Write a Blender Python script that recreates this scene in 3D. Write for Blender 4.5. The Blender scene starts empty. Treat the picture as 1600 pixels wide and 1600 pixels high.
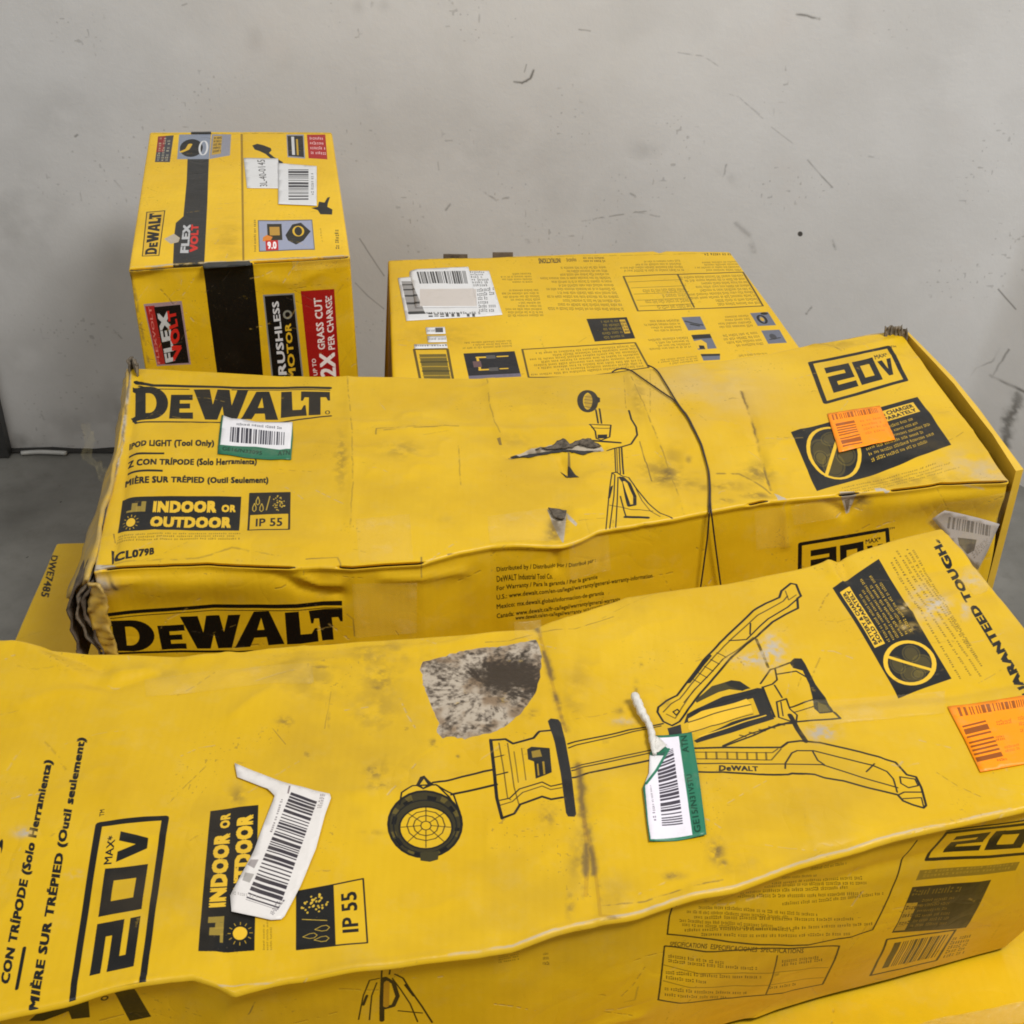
import bpy, math, random
import numpy as np
from mathutils import Vector
from mathutils.geometry import delaunay_2d_cdt
random.seed(7)
rng = np.random.default_rng(11)
C = bpy.context.scene.collection
SC = bpy.context.scene

# ------------------------------------------------------------------ camera
PITCH = math.radians(34.0); FOC = 2190.0; HC = 1.44      # photo is 1600 px square
cam = bpy.data.objects.new('camera', bpy.data.cameras.new('camera')); C.objects.link(cam)
cam.location = (0, 0, HC); cam.rotation_euler = (math.pi/2 - PITCH, 0, 0)
cam.data.angle = 2*math.atan(800/FOC); cam.data.clip_start = 0.05; cam.data.clip_end = 100
SC.camera = cam
# ------------------------------------------------------------------ light
w = bpy.data.worlds.new('World'); SC.world = w; w.use_nodes = True
bg = w.node_tree.nodes['Background']; bg.inputs[0].default_value = (1.0, 0.99, 0.975, 1); bg.inputs[1].default_value = 0.26
def area(name, loc, target, sx, sy, power, col):
    l = bpy.data.lights.new(name, 'AREA'); l.shape = 'RECTANGLE'; l.size = sx; l.size_y = sy
    l.energy = power; l.color = col
    o = bpy.data.objects.new(name, l); C.objects.link(o); o.location = loc
    o.rotation_euler = (Vector(target)-Vector(loc)).to_track_quat('-Z', 'Y').to_euler()
area('ceiling_lamp', (1.3, 0.15, 3.1), (0.3, 2.0, 0.8), 1.1, 0.6, 81, (1.0, 0.988, 0.972))
area('ceiling_lamp', (-1.6, -0.6, 3.4), (0.2, 1.6, 0.7), 1.6, 0.7, 27, (1.0, 0.985, 0.96))
SC.view_settings.view_transform = 'Standard'; SC.view_settings.look = 'None'
SC.view_settings.exposure = 0.1; SC.view_settings.gamma = 1
SC.cycles.filter_width = 1.8

# ------------------------------------------------------------------ helpers
CP, SP = math.cos(PITCH), math.sin(PITCH)
CAM = np.array([0, 0, HC])
def rays(px):
    px = np.atleast_2d(np.asarray(px, float))
    a = (px[:, 0]-800)/FOC; b = -(px[:, 1]-800)/FOC
    return np.stack([a, CP+b*SP, -SP+b*CP], 1)
class Plane:
    def __init__(s, O, U, V):
        s.O = np.array(O, float); s.U = np.array(U, float); s.U /= np.linalg.norm(s.U)
        V = np.array(V, float); V = V - s.U*(V@s.U); s.V = V/np.linalg.norm(V)
        s.N = np.cross(s.U, s.V)
    def hit(s, px):
        d = rays(px); t = ((s.O-CAM)@s.N)/(d@s.N); return CAM + d*t[:, None]
    def uv(s, p): q = np.asarray(p)-s.O; return np.stack([q@s.U, q@s.V], -1)
    def px(s, px): return s.uv(s.hit(px))
    def xyz(s, uv): uv = np.asarray(uv); return s.O + uv[..., 0:1]*s.U + uv[..., 1:2]*s.V
class FrontPlane(Plane):
    """front face as a cylinder over the curved top edge: measurements land on the true surface"""
    def setup(s, ft, zt, ruling, bulge, H):
        e = s.uv(np.c_[ft, np.full(len(ft), zt)]); d = (np.c_[ft, np.full(len(ft), zt)]-s.O)@s.N
        o = np.argsort(e[:, 0]); s.eu = e[o, 0]; s.ed = d[o]; r = s.uv(s.O+ruling); s.sl = r[0]/r[1]; s.bu = bulge; s.Hh = H
    def off(s, uv):
        u = uv[..., 0]-s.sl*uv[..., 1]; return np.interp(u, s.eu, s.ed)+s.bu*np.sin(np.pi*np.clip(-uv[..., 1]/s.Hh, 0, 1))
    def px(s, px):
        d = rays(px); k = 0.0
        for _ in range(6):
            t = ((s.O+0-CAM)@s.N+k)/(d@s.N); uv = s.uv(CAM+d*np.reshape(t, (-1, 1))); k = s.off(uv)
        return uv
def hplane(h): return Plane((0, 0, HC-h), (1, 0, 0), (0, 1, 0))
# crops of the photo that measurements were read from
def zoom(ox, oy, k): return lambda pts: [(ox+x*k, oy+y*k) for x, y in pts]
z0 = lambda p: p
z1 = zoom(180, 180, .2625); z2 = zoom(580, 360, .425); z3 = zoom(100, 550, .375); z4 = zoom(600, 550, .375)
z5 = zoom(1120, 480, .3); a1 = zoom(0, 820, .375); a2 = zoom(0, 1120, .375); a3 = zoom(560, 960, .3375)
a4 = zoom(940, 880, .3375); a5 = zoom(1240, 820, .2625); a6 = zoom(1000, 1240, .375); a7 = zoom(400, 1360, .375)

def rag(pts, amp=1.5, seg=4.0, seed=1):
    """ragged torn outline"""
    r = random.Random(seed); out = []
    for i in range(len(pts)):
        (x0, y0), (x1, y1) = pts[i], pts[(i+1) % len(pts)]; n = max(1, int(math.hypot(x1-x0, y1-y0)/seg))
        for k in range(n):
            f = k/n; out.append((x0+(x1-x0)*f+r.gauss(0, amp)*.6, y0+(y1-y0)*f+r.gauss(0, amp)*.6))
    return out
def hsh(i, j, seed):
    n = (i.astype(np.int64)*374761393 + j.astype(np.int64)*668265263 + seed*1274126177) & 0x7fffffff
    n = ((n ^ (n >> 13))*1274126177) & 0x7fffffff
    return ((n ^ (n >> 16)) & 0xffff)/65535.0
def vnoise(x, y, sc, seed=0):
    x = x/sc; y = y/sc; i = np.floor(x); j = np.floor(y); fx = x-i; fy = y-j
    fx = fx*fx*(3-2*fx); fy = fy*fy*(3-2*fy); i = i.astype(int); j = j.astype(int)
    a = hsh(i, j, seed); b = hsh(i+1, j, seed); c = hsh(i, j+1, seed); d = hsh(i+1, j+1, seed)
    return (a*(1-fx)+b*fx)*(1-fy) + (c*(1-fx)+d*fx)*fy
def fbm(x, y, sc, seed=0, octv=4):
    r = 0; A = 1; T = 0
    for k in range(octv): r = r + A*vnoise(x, y, sc, seed+k*17); T += A; A *= .55; sc *= .48
    return r/T
def seg_dist(x, y, pts):
    d = np.full(np.shape(x), 1e9)
    for (x0, y0), (x1, y1) in zip(pts[:-1], pts[1:]):
        L2 = (x1-x0)**2+(y1-y0)**2+1e-12
        t = np.clip(((x-x0)*(x1-x0)+(y-y0)*(y1-y0))/L2, 0, 1)
        d = np.minimum(d, np.hypot(x-x0-t*(x1-x0), y-y0-t*(y1-y0)))
    return d
def sm(e0, e1, x): t = np.clip((x-e0)/(e1-e0), 0, 1); return t*t*(3-2*t)

# ---- homography of the unit square (reading order: p0 low left, p1 low right, p2 up right, p3 up left)
class Quad:
    def __init__(s, p0, p1, p2, p3):
        src = [(0, 0), (1, 0), (1, 1), (0, 1)]; A = []; B = []
        for (u, v), (x, y) in zip(src, (p0, p1, p2, p3)):
            A.append([u, v, 1, 0, 0, 0, -u*x, -v*x]); B.append(x)
            A.append([0, 0, 0, u, v, 1, -u*y, -v*y]); B.append(y)
        s.h = np.append(np.linalg.solve(np.array(A, float), np.array(B, float)), 1).reshape(3, 3)
    def __call__(s, pts):
        p = np.asarray(pts, float); q = np.c_[p, np.ones(len(p))]@s.h.T
        return q[:, :2]/q[:, 2:]
    def sub(s, u0, v0, u1, v1): return Quad(*s([(u0, v0), (u1, v0), (u1, v1), (u0, v1)]))
def Q(z, *p): return Quad(*z(list(p)))

# ---- text outlines from the built-in font, as triangles in a unit box
_tc = {}
def text_tris(txt, bold=0.0):
    k = (txt, bold)
    if k not in _tc:
        cu = bpy.data.curves.new('t', 'FONT'); cu.body = txt; cu.resolution_u = 2
        cu.space_character = 1.0 + bold*1.6
        o = bpy.data.objects.new('t', cu); me = o.to_mesh(); me.calc_loop_triangles()
        v = np.array([tuple(q.co)[:2] for q in me.vertices]); t = np.array([tuple(q.vertices) for q in me.loop_triangles])
        o.to_mesh_clear(); bpy.data.objects.remove(o); bpy.data.curves.remove(cu)
        T0 = v[t]; sh = bold*1.15
        if bold > 0: T0 = np.concatenate([T0+np.array(d)*sh for d in ((-1, -.8), (1, -.8), (1, .8), (-1, .8), (0, 0))])
        mn = T0.reshape(-1, 2).min(0); mx = T0.reshape(-1, 2).max(0); _tc[k] = (T0-mn)/(mx-mn)
    return _tc[k]

BLK = (.085, .085, .08); YEL = (.86, .69, .17)
class Layer:
    """printed sheet in the coordinates of one face: colour + coverage, and wear (dirt, bare paper, height)"""
    def __init__(s, plane, lo, hi, dpm):
        s.P = plane; s.lo = np.array(lo, float); s.hi = np.array(hi, float)
        s.W, s.H = [int(v) for v in ((s.hi-s.lo)*dpm)]; s.k = dpm
        s.ink = np.zeros((s.H, s.W, 4), np.float32); s.ink[..., :3] = .1
        s.wear = np.zeros((s.H, s.W, 4), np.float32); s.wear[..., 2] = .5; s.wear[..., 3] = 1
        s.stk = np.zeros((s.H, s.W, 4), np.float32); s.stk[..., :3] = .85; s.stk[..., 3] = 1
        gy, gx = np.mgrid[0:s.H, 0:s.W]
        s.X = (gx+.5)/dpm+s.lo[0]; s.Y = (gy+.5)/dpm+s.lo[1]
        s.target = 'ink'
    def tx(s, px): return (s.P.px(px)-s.lo)*s.k
    def cover(s, loops):                 # loops in texel coordinates; winding fill, 3x3 supersampled
        SS = 3; allp = np.concatenate(loops)
        mn = np.floor(allp.min(0)).astype(int)-1; mx = np.ceil(allp.max(0)).astype(int)+2
        mn = np.maximum(mn, 0); mx = np.minimum(mx, (s.W, s.H))
        if (mx <= mn).any(): return None
        w, h = (mx-mn)*SS; acc = np.zeros((h, w+1), np.int32)
        a = np.concatenate([l for l in loops]); b = np.concatenate([np.roll(l, -1, 0) for l in loops])
        a = (a-mn)*SS; b = (b-mn)*SS
        sgn = np.where(b[:, 1] > a[:, 1], 1, -1); lo = np.where((sgn > 0)[:, None], a, b); hi = np.where((sgn > 0)[:, None], b, a)
        r0 = np.clip(np.ceil(lo[:, 1]-.5), 0, h).astype(int); r1 = np.clip(np.ceil(hi[:, 1]-.5), 0, h).astype(int)
        n = np.maximum(r1-r0, 0); idx = np.repeat(np.arange(len(n)), n)
        if len(idx) == 0: return None
        row = np.arange(len(idx))-np.repeat(np.cumsum(n)-n, n)+r0[idx]
        t = (row+.5-lo[idx, 1])/(hi[idx, 1]-lo[idx, 1])
        xc = np.clip(np.ceil(lo[idx, 0]+t*(hi[idx, 0]-lo[idx, 0])-.5), 0, w).astype(int)
        np.add.at(acc, (row, xc), sgn[idx])
        m = (np.cumsum(acc, 1)[:, :w] != 0).astype(np.float32)
        return mn, mx, m.reshape(h//SS, SS, w//SS, SS).mean((1, 3))
    def paint(s, loops, col=BLK, al=1.0):
        r = s.cover(loops)
        if r is None: return
        mn, mx, m = r; sl = (slice(mn[1], mx[1]), slice(mn[0], mx[0])); m = m*al
        if s.target == 'ink':
            d = s.ink[sl]; a0 = d[..., 3]; a = m+a0*(1-m)
            for c in range(3): d[..., c] = np.where(a > 1e-4, (col[c]*m+d[..., c]*a0*(1-m))/np.maximum(a, 1e-4), col[c])
            d[..., 3] = a
        elif s.target == 'stk':
            d = s.stk[sl]
            for c in range(3): d[..., c] = col[c]*m+d[..., c]*(1-m)
        else:
            ch = dict(dirt=0, bare=1)[s.target]; d = s.wear[sl]; d[..., ch] = np.maximum(d[..., ch], m)
    def poly(s, px, col=BLK, al=1.0, holes=()):
        l = [s.tx(px)]
        def ar(p): return np.sum(p[:, 0]*np.roll(p[:, 1], -1)-p[:, 1]*np.roll(p[:, 0], -1))
        for h in holes:
            q = s.tx(h)
            if ar(q)*ar(l[0]) > 0: q = q[::-1]
            l.append(q)
        s.paint(l, col, al)
    def stroke(s, px, wd=2.0, col=BLK, al=1.0, close=False):
        p = np.asarray(px, float)
        if close: p = np.vstack([p, p[:1]])
        t = s.tx(p); loops = []
        e = s.tx(p+[.5, 0])-s.tx(p-[.5, 0]); e2 = s.tx(p+[0, .5])-s.tx(p-[0, .5])
        r = wd*1.28/2*np.sqrt(np.abs(e[:, 0]*e2[:, 1]-e[:, 1]*e2[:, 0]))
        ang = np.linspace(0, 2*np.pi, 9)[:-1]; cs = np.stack([np.cos(ang), np.sin(ang)], 1)
        for i in range(len(t)): loops.append(t[i]+cs*r[i])
        for i in range(len(t)-1):
            d = t[i+1]-t[i]; L = np.hypot(*d)
            if L < 1e-6: continue
            n = np.array([-d[1], d[0]])/L
            loops.append(np.array([t[i]-n*r[i], t[i+1]-n*r[i+1], t[i+1]+n*r[i+1], t[i]+n*r[i]]))
        s.paint(loops, col, al)
    def tris(s, q, T, col, al):
        n = len(T); t = s.tx(q(T.reshape(-1, 2))).reshape(n, 3, 2)
        a = np.cross(t[:, 1]-t[:, 0], t[:, 2]-t[:, 0]); t[a < 0] = t[a < 0][:, ::-1]
        s.paint([x for x in t], col, al)
    def text(s, txt, q, col=BLK, bold=.02, al=1.0): s.tris(q, text_tris(txt, bold), col, al)
    def rect(s, q, u0, v0, u1, v1, col=BLK, al=1.0): s.poly(q([(u0, v0), (u1, v0), (u1, v1), (u0, v1)]), col, al)
    def ring(s, q, cx, cy, rx, ry, wd, col=BLK, al=1.0, n=28):
        a = np.linspace(0, 2*np.pi, n+1); s.stroke(q(np.stack([cx+rx*np.cos(a), cy+ry*np.sin(a)], 1)), wd, col, al)
    def disc(s, q, cx, cy, rx, ry, col=BLK, al=1.0, n=24):
        a = np.linspace(0, 2*np.pi, n+1)[:-1]; s.poly(q(np.stack([cx+rx*np.cos(a), cy+ry*np.sin(a)], 1)), col, al)
    def greek(s, q, rows, col=BLK, al=.8, fill=.62, seed=1, ragged=.3, dens=46, skip=0.0, align=0):
        """rows of print too small to read: words of letter-wide strokes"""
        r = random.Random(seed); loops = []
        for k in range(rows):
            if r.random() < skip: continue
            v1 = 1-k/rows; hgt = fill/rows; v0 = v1-hgt
            L = 1-r.random()*ragged if r.random() > .25 else 1; off = 0 if align == 0 else 1-L
            u = 0; st = 1.0/dens
            while u < L:
                word = r.randint(2, 9)
                for c in range(word):
                    if u > L: break
                    lo = v0+hgt*r.choice([0, 0, .0, .1]); hi = v1-hgt*r.choice([0, .22, .25, .2])
                    if r.random() < .55:
                        loops.append([(u+off, lo), (u+off+st*.72, lo), (u+off+st*.72, lo+(hi-lo)*.36), (u+off, lo+(hi-lo)*.36)])
                        loops.append([(u+off, hi-(hi-lo)*.36), (u+off+st*.72, hi-(hi-lo)*.36), (u+off+st*.72, hi), (u+off, hi)])
                    else: loops.append([(u+off, lo), (u+off+st*.5, lo), (u+off+st*.5, hi), (u+off, hi)])
                    u += st
                u += st*.8
        if not loops: return
        A = np.array(loops).reshape(-1, 2); t = s.tx(q(A)).reshape(-1, 4, 2)
        ar = np.cross(t[:, 1]-t[:, 0], t[:, 2]-t[:, 0]); t[ar < 0] = t[ar < 0][:, ::-1]
        s.paint([x for x in t], col, al)
    def barcode(s, q, n=40, col=BLK, seed=3, al=1.0):
        r = random.Random(seed); u = 0; l = []
        while u < 1:
            wd = r.choice([1, 1, 2, 3])/n/1.6
            l.append([(u, 0), (min(u+wd, 1), 0), (min(u+wd, 1), 1), (u, 1)]); u += wd+r.choice([1, 1, 2])/n/1.6
        for b in l: s.poly(q(b), col, al)
    # soft wear
    def blot(s, c, rx, ry, ang, st, ch=0, seed=0, nz=.02):
        """c in photo px, radii in px of the photo near c"""
        t = s.P.px([c])[0]; m = s.P.px([(c[0]+1, c[1]), (c[0], c[1]+1)])-t
        J = np.linalg.inv(m.T); R = max(rx, ry)*2.2
        ext = np.abs(m).sum(0)*R
        x0, y0 = np.maximum(((t-ext-s.lo)*s.k).astype(int), 0); x1, y1 = ((t+ext-s.lo)*s.k).astype(int)
        x1 = min(x1, s.W); y1 = min(y1, s.H)
        if x1 <= x0 or y1 <= y0: return
        X = s.X[y0:y1, x0:x1]; Y = s.Y[y0:y1, x0:x1]; dx = X-t[0]; dy = Y-t[1]
        a = J[0, 0]*dx+J[0, 1]*dy; b = J[1, 0]*dx+J[1, 1]*dy
        ca, sa = math.cos(ang), math.sin(ang); p = (a*ca+b*sa)/rx; q = (-a*sa+b*ca)/ry
        f = np.exp(-(p*p+q*q)*1.3)*sm(.22, .72, fbm(X, Y, nz, seed))
        d = s.wear[y0:y1, x0:x1, ch]; s.wear[y0:y1, x0:x1, ch] = np.maximum(d, np.clip(f*st*1.35, 0, 1))
    def soft_line(s, px, wpx, st, ch=0, seed=0, nz=.008):
        t = s.P.px(px); e = s.P.px([px[0], (px[0][0]+1, px[0][1])]); wd = np.hypot(*(e[1]-e[0]))*wpx
        mn = t.min(0)-wd*3; mx = t.max(0)+wd*3
        x0, y0 = np.maximum(((mn-s.lo)*s.k).astype(int), 0); x1, y1 = ((mx-s.lo)*s.k).astype(int)
        x1 = min(x1, s.W); y1 = min(y1, s.H)
        if x1 <= x0 or y1 <= y0: return
        X = s.X[y0:y1, x0:x1]; Y = s.Y[y0:y1, x0:x1]
        j = (fbm(X, Y, .012, seed+5)-.5)*wd*1.6
        f = np.exp(-((seg_dist(X+j, Y-j, t))/wd)**2*1.5)*sm(.25, .6, fbm(X, Y, nz, seed))
        d = s.wear[y0:y1, x0:x1, ch]; s.wear[y0:y1, x0:x1, ch] = np.maximum(d, np.clip(f*st*1.4, 0, 1))
    def grime(s, seed, st=.25):
        s.scuffs(int(60*st/.2), seed, ch=0, st=.5); s.scuffs(int(50*st/.2), seed+1, ch=1, st=.45)
        n = fbm(s.X, s.Y, .12, seed, 5); g = sm(.52, .8, n)*st*.7
        f = sm(.86, .95, vnoise(s.X, s.Y, .0019, seed+9))*sm(.62, .85, vnoise(s.X, s.Y, .05, seed+3))*.5
        s.wear[..., 0] = np.maximum(s.wear[..., 0], np.maximum(g, f))
    def scuffs(s, n, seed, lpx=30, ch=0, st=.5):
        r = random.Random(seed)
        for _ in range(n):
            x = r.uniform(s.lo[0], s.hi[0]); y = r.uniform(s.lo[1], s.hi[1]); a = r.gauss(.2, .7); L = r.uniform(.006, .05)
            p = np.array([[x, y], [x+L*math.cos(a)*.5, y+L*math.sin(a)*.5+r.gauss(0, .002)], [x+L*math.cos(a), y+L*math.sin(a)]]); wd = r.uniform(.0004, .0011)
            x0, y0 = np.maximum(((p.min(0)-.004-s.lo)*s.k).astype(int), 0); x1, y1 = ((p.max(0)+.004-s.lo)*s.k).astype(int); x1 = min(x1, s.W); y1 = min(y1, s.H)
            if x1 <= x0 or y1 <= y0: continue
            X = s.X[y0:y1, x0:x1]; Y = s.Y[y0:y1, x0:x1]; f = np.exp(-(seg_dist(X, Y, p)/wd)**2)*sm(.35, .6, vnoise(X, Y, .003, seed))*st*r.uniform(.3, 1)
            d = s.wear[y0:y1, x0:x1, ch]; s.wear[y0:y1, x0:x1, ch] = np.maximum(d, f)
            s.wear[y0:y1, x0:x1, 2] -= f*.25
    def image(s, arr, name, data=False):
        im = bpy.data.images.new(name, s.W, s.H, alpha=True); im.alpha_mode = 'CHANNEL_PACKED'
        if data: im.colorspace_settings.name = 'Non-Color'
        im.pixels.foreach_set(np.clip(arr, 0, 1).astype(np.float32).ravel()); im.update(); im.pack(); return im

# ------------------------------------------------------------------ print designs
def arc(cx, cy, rx, ry, a0, a1, n=8):
    return [(cx+rx*math.cos(math.radians(a0+(a1-a0)*i/n)), cy+ry*math.sin(math.radians(a0+(a1-a0)*i/n))) for i in range(n+1)]
GLY = {
 'D': ([(0, 0), (0, .14), (.07, .16), (.07, .84), (0, .86), (0, 1)]+arc(.5, .5, .5, .5, 90, -90, 14), [[(.36, .2)]+arc(.46, .5, .2, .3, -90, 90, 10)+[(.36, .8)]]),
 'E': ([(0, 0), (0, 1), (1, 1), (1, .76), (.42, .76), (.42, .62), (.88, .62), (.88, .4), (.42, .4), (.42, .24), (1, .24), (1, 0)], []),
 'W': ([(0, 1), (.30, 1), (.345, .5), (.44, 1), (.66, 1), (.69, .5), (.80, 1), (1, 1), (.78, 0), (.55, 0), (.52, .45), (.42, 0), (.19, 0)], []),
 'A': ([(0, 0), (.38, 1), (.78, 1), (1, 0), (.66, 0), (.64, .2), (.38, .2), (.3, 0)], [[(.45, .4), (.61, .4), (.56, .76)]]),
 'L': ([(0, 0), (0, 1), (.45, 1), (.45, .26), (.8, .26), (.92, .42), (1, .42), (1, 0)], []),
 'T': ([(0, 1), (1, 1), (1, .62), (.92, .62), (.86, .76), (.66, .76), (.66, 0), (.26, 0), (.26, .76), (.12, .76), (.07, .62), (0, .62)], [])}
LOGO = [('D', 0, .17, 0, 1), ('E', .185, .3, 0, .72), ('W', .305, .575, 0, .98), ('A', .56, .745, 0, .98), ('L', .755, .885, 0, .98), ('T', .865, 1, 0, .98)]
def logo(Ly, q, col=BLK, bars=True, wd=3):
    for g, u0, u1, v0, v1 in LOGO:
        o, hs = GLY[g]; sq = q.sub(u0, v0, u1, v1); Ly.poly(sq(o), col, holes=[sq(h) for h in hs])
    if bars:
        Ly.stroke(q([(0, 1.12), (1, 1.12)]), wd, col); Ly.stroke(q([(0, -.12), (1, -.12)]), wd, col)
def logo20(Ly, q, wd=4, col=BLK, frame=True, x=(.12, .41, .45, .72, .755, .94)):
    if frame: Ly.stroke(q([(0, 0), (1, 0), (1, 1), (0, 1)]), wd, col, close=True)
    def st(u0, v0, u1, v1, pts, tx, ty):
        for (a, b), (c, d) in zip(pts[:-1], pts[1:]):
            X0, X1 = min(a, c), max(a, c); Y0, Y1 = min(b, d), max(b, d)
            Ly.rect(q.sub(u0, v0, u1, v1), X0, Y0, X1+tx, Y1+ty, col)
    st(x[0], .17, x[1], .80, [(0, .76), (.72, .76), (.72, .38), (0, .38), (0, 0), (.72, 0)], .28, .24)
    st(x[2], .17, x[3], .80, [(0, 0), (.72, 0), (.72, .76), (0, .76), (0, 0)], .28, .24)
    v = q.sub(x[4], .22, x[5], .66)
    Ly.poly(v([(0, 1), (.34, 1), (.52, .42), (.68, 1), (1, 1), (.66, 0), (.34, 0)]), col)
    Ly.text('MAX*', q.sub(x[4]-.01, .72, x[5]-.02, .84), col, .02)
def no_charger(Ly, q, wd=2.4, txt=True):
    Ly.rect(q, 0, 0, 1, 1)
    cx, cy = .215, .5; rx = .165; ry = .42
    for i, (a, b, c, d) in enumerate([(-.08, .05, .1, .16), (.02, .2, .1, .1), (-.04, -.2, .1, .14), (.06, -.12, .09, .12), (-.1, -.05, .06, .1)]):
        Ly.disc(q, cx+a, cy+b, c*.75, d*1.3, (.42, .36, .14), .55); Ly.ring(q, cx+a, cy+b, c*.6, d, .8, BLK, .8)
    Ly.ring(q, cx, cy, rx, ry, wd*1.4, YEL); Ly.stroke(q([(cx-.115, cy-.31), (cx+.115, cy+.31)]), wd*1.3, YEL)
    Ly.rect(q, .42, .70, .94, .92, YEL)
    Ly.text('BATTERY & CHARGER', q.sub(.44, .82, .92, .895), BLK, .03); Ly.text('SOLD SEPARATELY', q.sub(.44, .725, .92, .80), BLK, .03)
    Ly.greek(q.sub(.42, .12, .95, .64), 6, YEL, .85, .55, 5, .25, 40)
def ip55(Ly, q, split=.42, wd=2):
    Ly.rect(q, 0, split, 1, 1); Ly.stroke(q([(0, 0), (1, 0), (1, 1), (0, 1)]), wd, close=True)
    Ly.text('IP 55', q.sub(.17, .1, .83, split-.1), BLK, .025)
    h = 1-split; ly = (.72, .60, .2)
    def drop(cx, cy, r):
        Ly.stroke(q([(cx+r*a, cy+r*b*1.5) for a, b in [(0, 1.2), (.6, .2), (.6, -.5), (0, -.9), (-.6, -.5), (-.6, .2), (0, 1.2)]]), 1.0, ly)
    drop(.2, split+h*.62, .07); drop(.12, split+h*.32, .07); drop(.3, split+h*.3, .07)
    Ly.stroke(q([(.42, split+h*.2), (.5, split+h*.85)]), 1.2, ly)
    r = random.Random(4)
    for i in range(34):
        a = r.uniform(0, 6.28); d = r.uniform(0, 1)**.6
        Ly.disc(q, .74+.17*d*math.cos(a), split+h*.52+h*.36*d*math.sin(a), .016+.012*r.random(), .02, (.8, .66, .2), .9, 7)
def indoor(Ly, q):
    Ly.rect(q, 0, 0, 1, 1)
    Ly.text('INDOOR', q.sub(.27, .54, .80, .87), YEL, .06); Ly.text('OR', q.sub(.84, .56, .96, .77), YEL, .05)
    Ly.text('OUTDOOR', q.sub(.26, .09, .93, .43), YEL, .06)
    for a, b, c in [(.05, .1, .62), (.09, .14, .82), (.13, .17, .72), (.17, .21, .86)]: Ly.rect(q, a, .56, b, c, (.62, .52, .2), .9)
    Ly.disc(q, .1, .26, .038, .13, YEL)
    for k in range(12):
        a = k*math.pi/6; Ly.stroke(q([(.1+.05*math.cos(a), .26+.17*math.sin(a)), (.1+.066*math.cos(a), .26+.22*math.sin(a))]), 1.0, YEL, .8)

# ------------------------------------------------------------------ materials
def new_mat(name):
    m = bpy.data.materials.new(name); m.use_nodes = True; nt = m.node_tree
    b = nt.nodes['Principled BSDF']; return m, nt, b
def N(nt, t, **k):
    n = nt.nodes.new(t)
    for a, v in k.items(): setattr(n, a, v)
    return n
def mixc(nt, fac, a, b, mode='MIX'):
    n = N(nt, 'ShaderNodeMix', data_type='RGBA', blend_type=mode)
    for s, v in ((n.inputs[0], fac), (n.inputs[6], a), (n.inputs[7], b)):
        if isinstance(v, (tuple, float, int)): s.default_value = v if not isinstance(v, tuple) else (*v, 1)[:4]
        else: nt.links.new(v, s)
    return n.outputs[2]
def math_(nt, op, a, b=0.0):
    n = N(nt, 'ShaderNodeMath', operation=op)
    for s, v in ((n.inputs[0], a), (n.inputs[1], b)):
        if isinstance(v, (float, int)): s.default_value = v
        else: nt.links.new(v, s)
    return n.outputs[0]
def noise(nt, sc, det=4, rough=.6, vec=None, stretch=None):
    tc = N(nt, 'ShaderNodeTexCoord'); n = N(nt, 'ShaderNodeTexNoise'); n.inputs['Scale'].default_value = sc
    n.inputs['Detail'].default_value = det; n.inputs['Roughness'].default_value = rough
    src = tc.outputs['Object']
    if stretch:
        mp = N(nt, 'ShaderNodeMapping'); mp.inputs['Scale'].default_value = stretch; nt.links.new(src, mp.inputs[0]); src = mp.outputs[0]
    nt.links.new(src, n.inputs['Vector']); return n.outputs['Fac']
def ramp(nt, fac, p0, p1, c0=(0, 0, 0, 1), c1=(1, 1, 1, 1)):
    r = N(nt, 'ShaderNodeValToRGB'); r.color_ramp.elements[0].position = p0; r.color_ramp.elements[1].position = p1
    r.color_ramp.elements[0].color = c0; r.color_ramp.elements[1].color = c1; nt.links.new(fac, r.inputs[0]); return r.outputs[0]
YLIN = (0.675, 0.418, 0.008)
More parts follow.
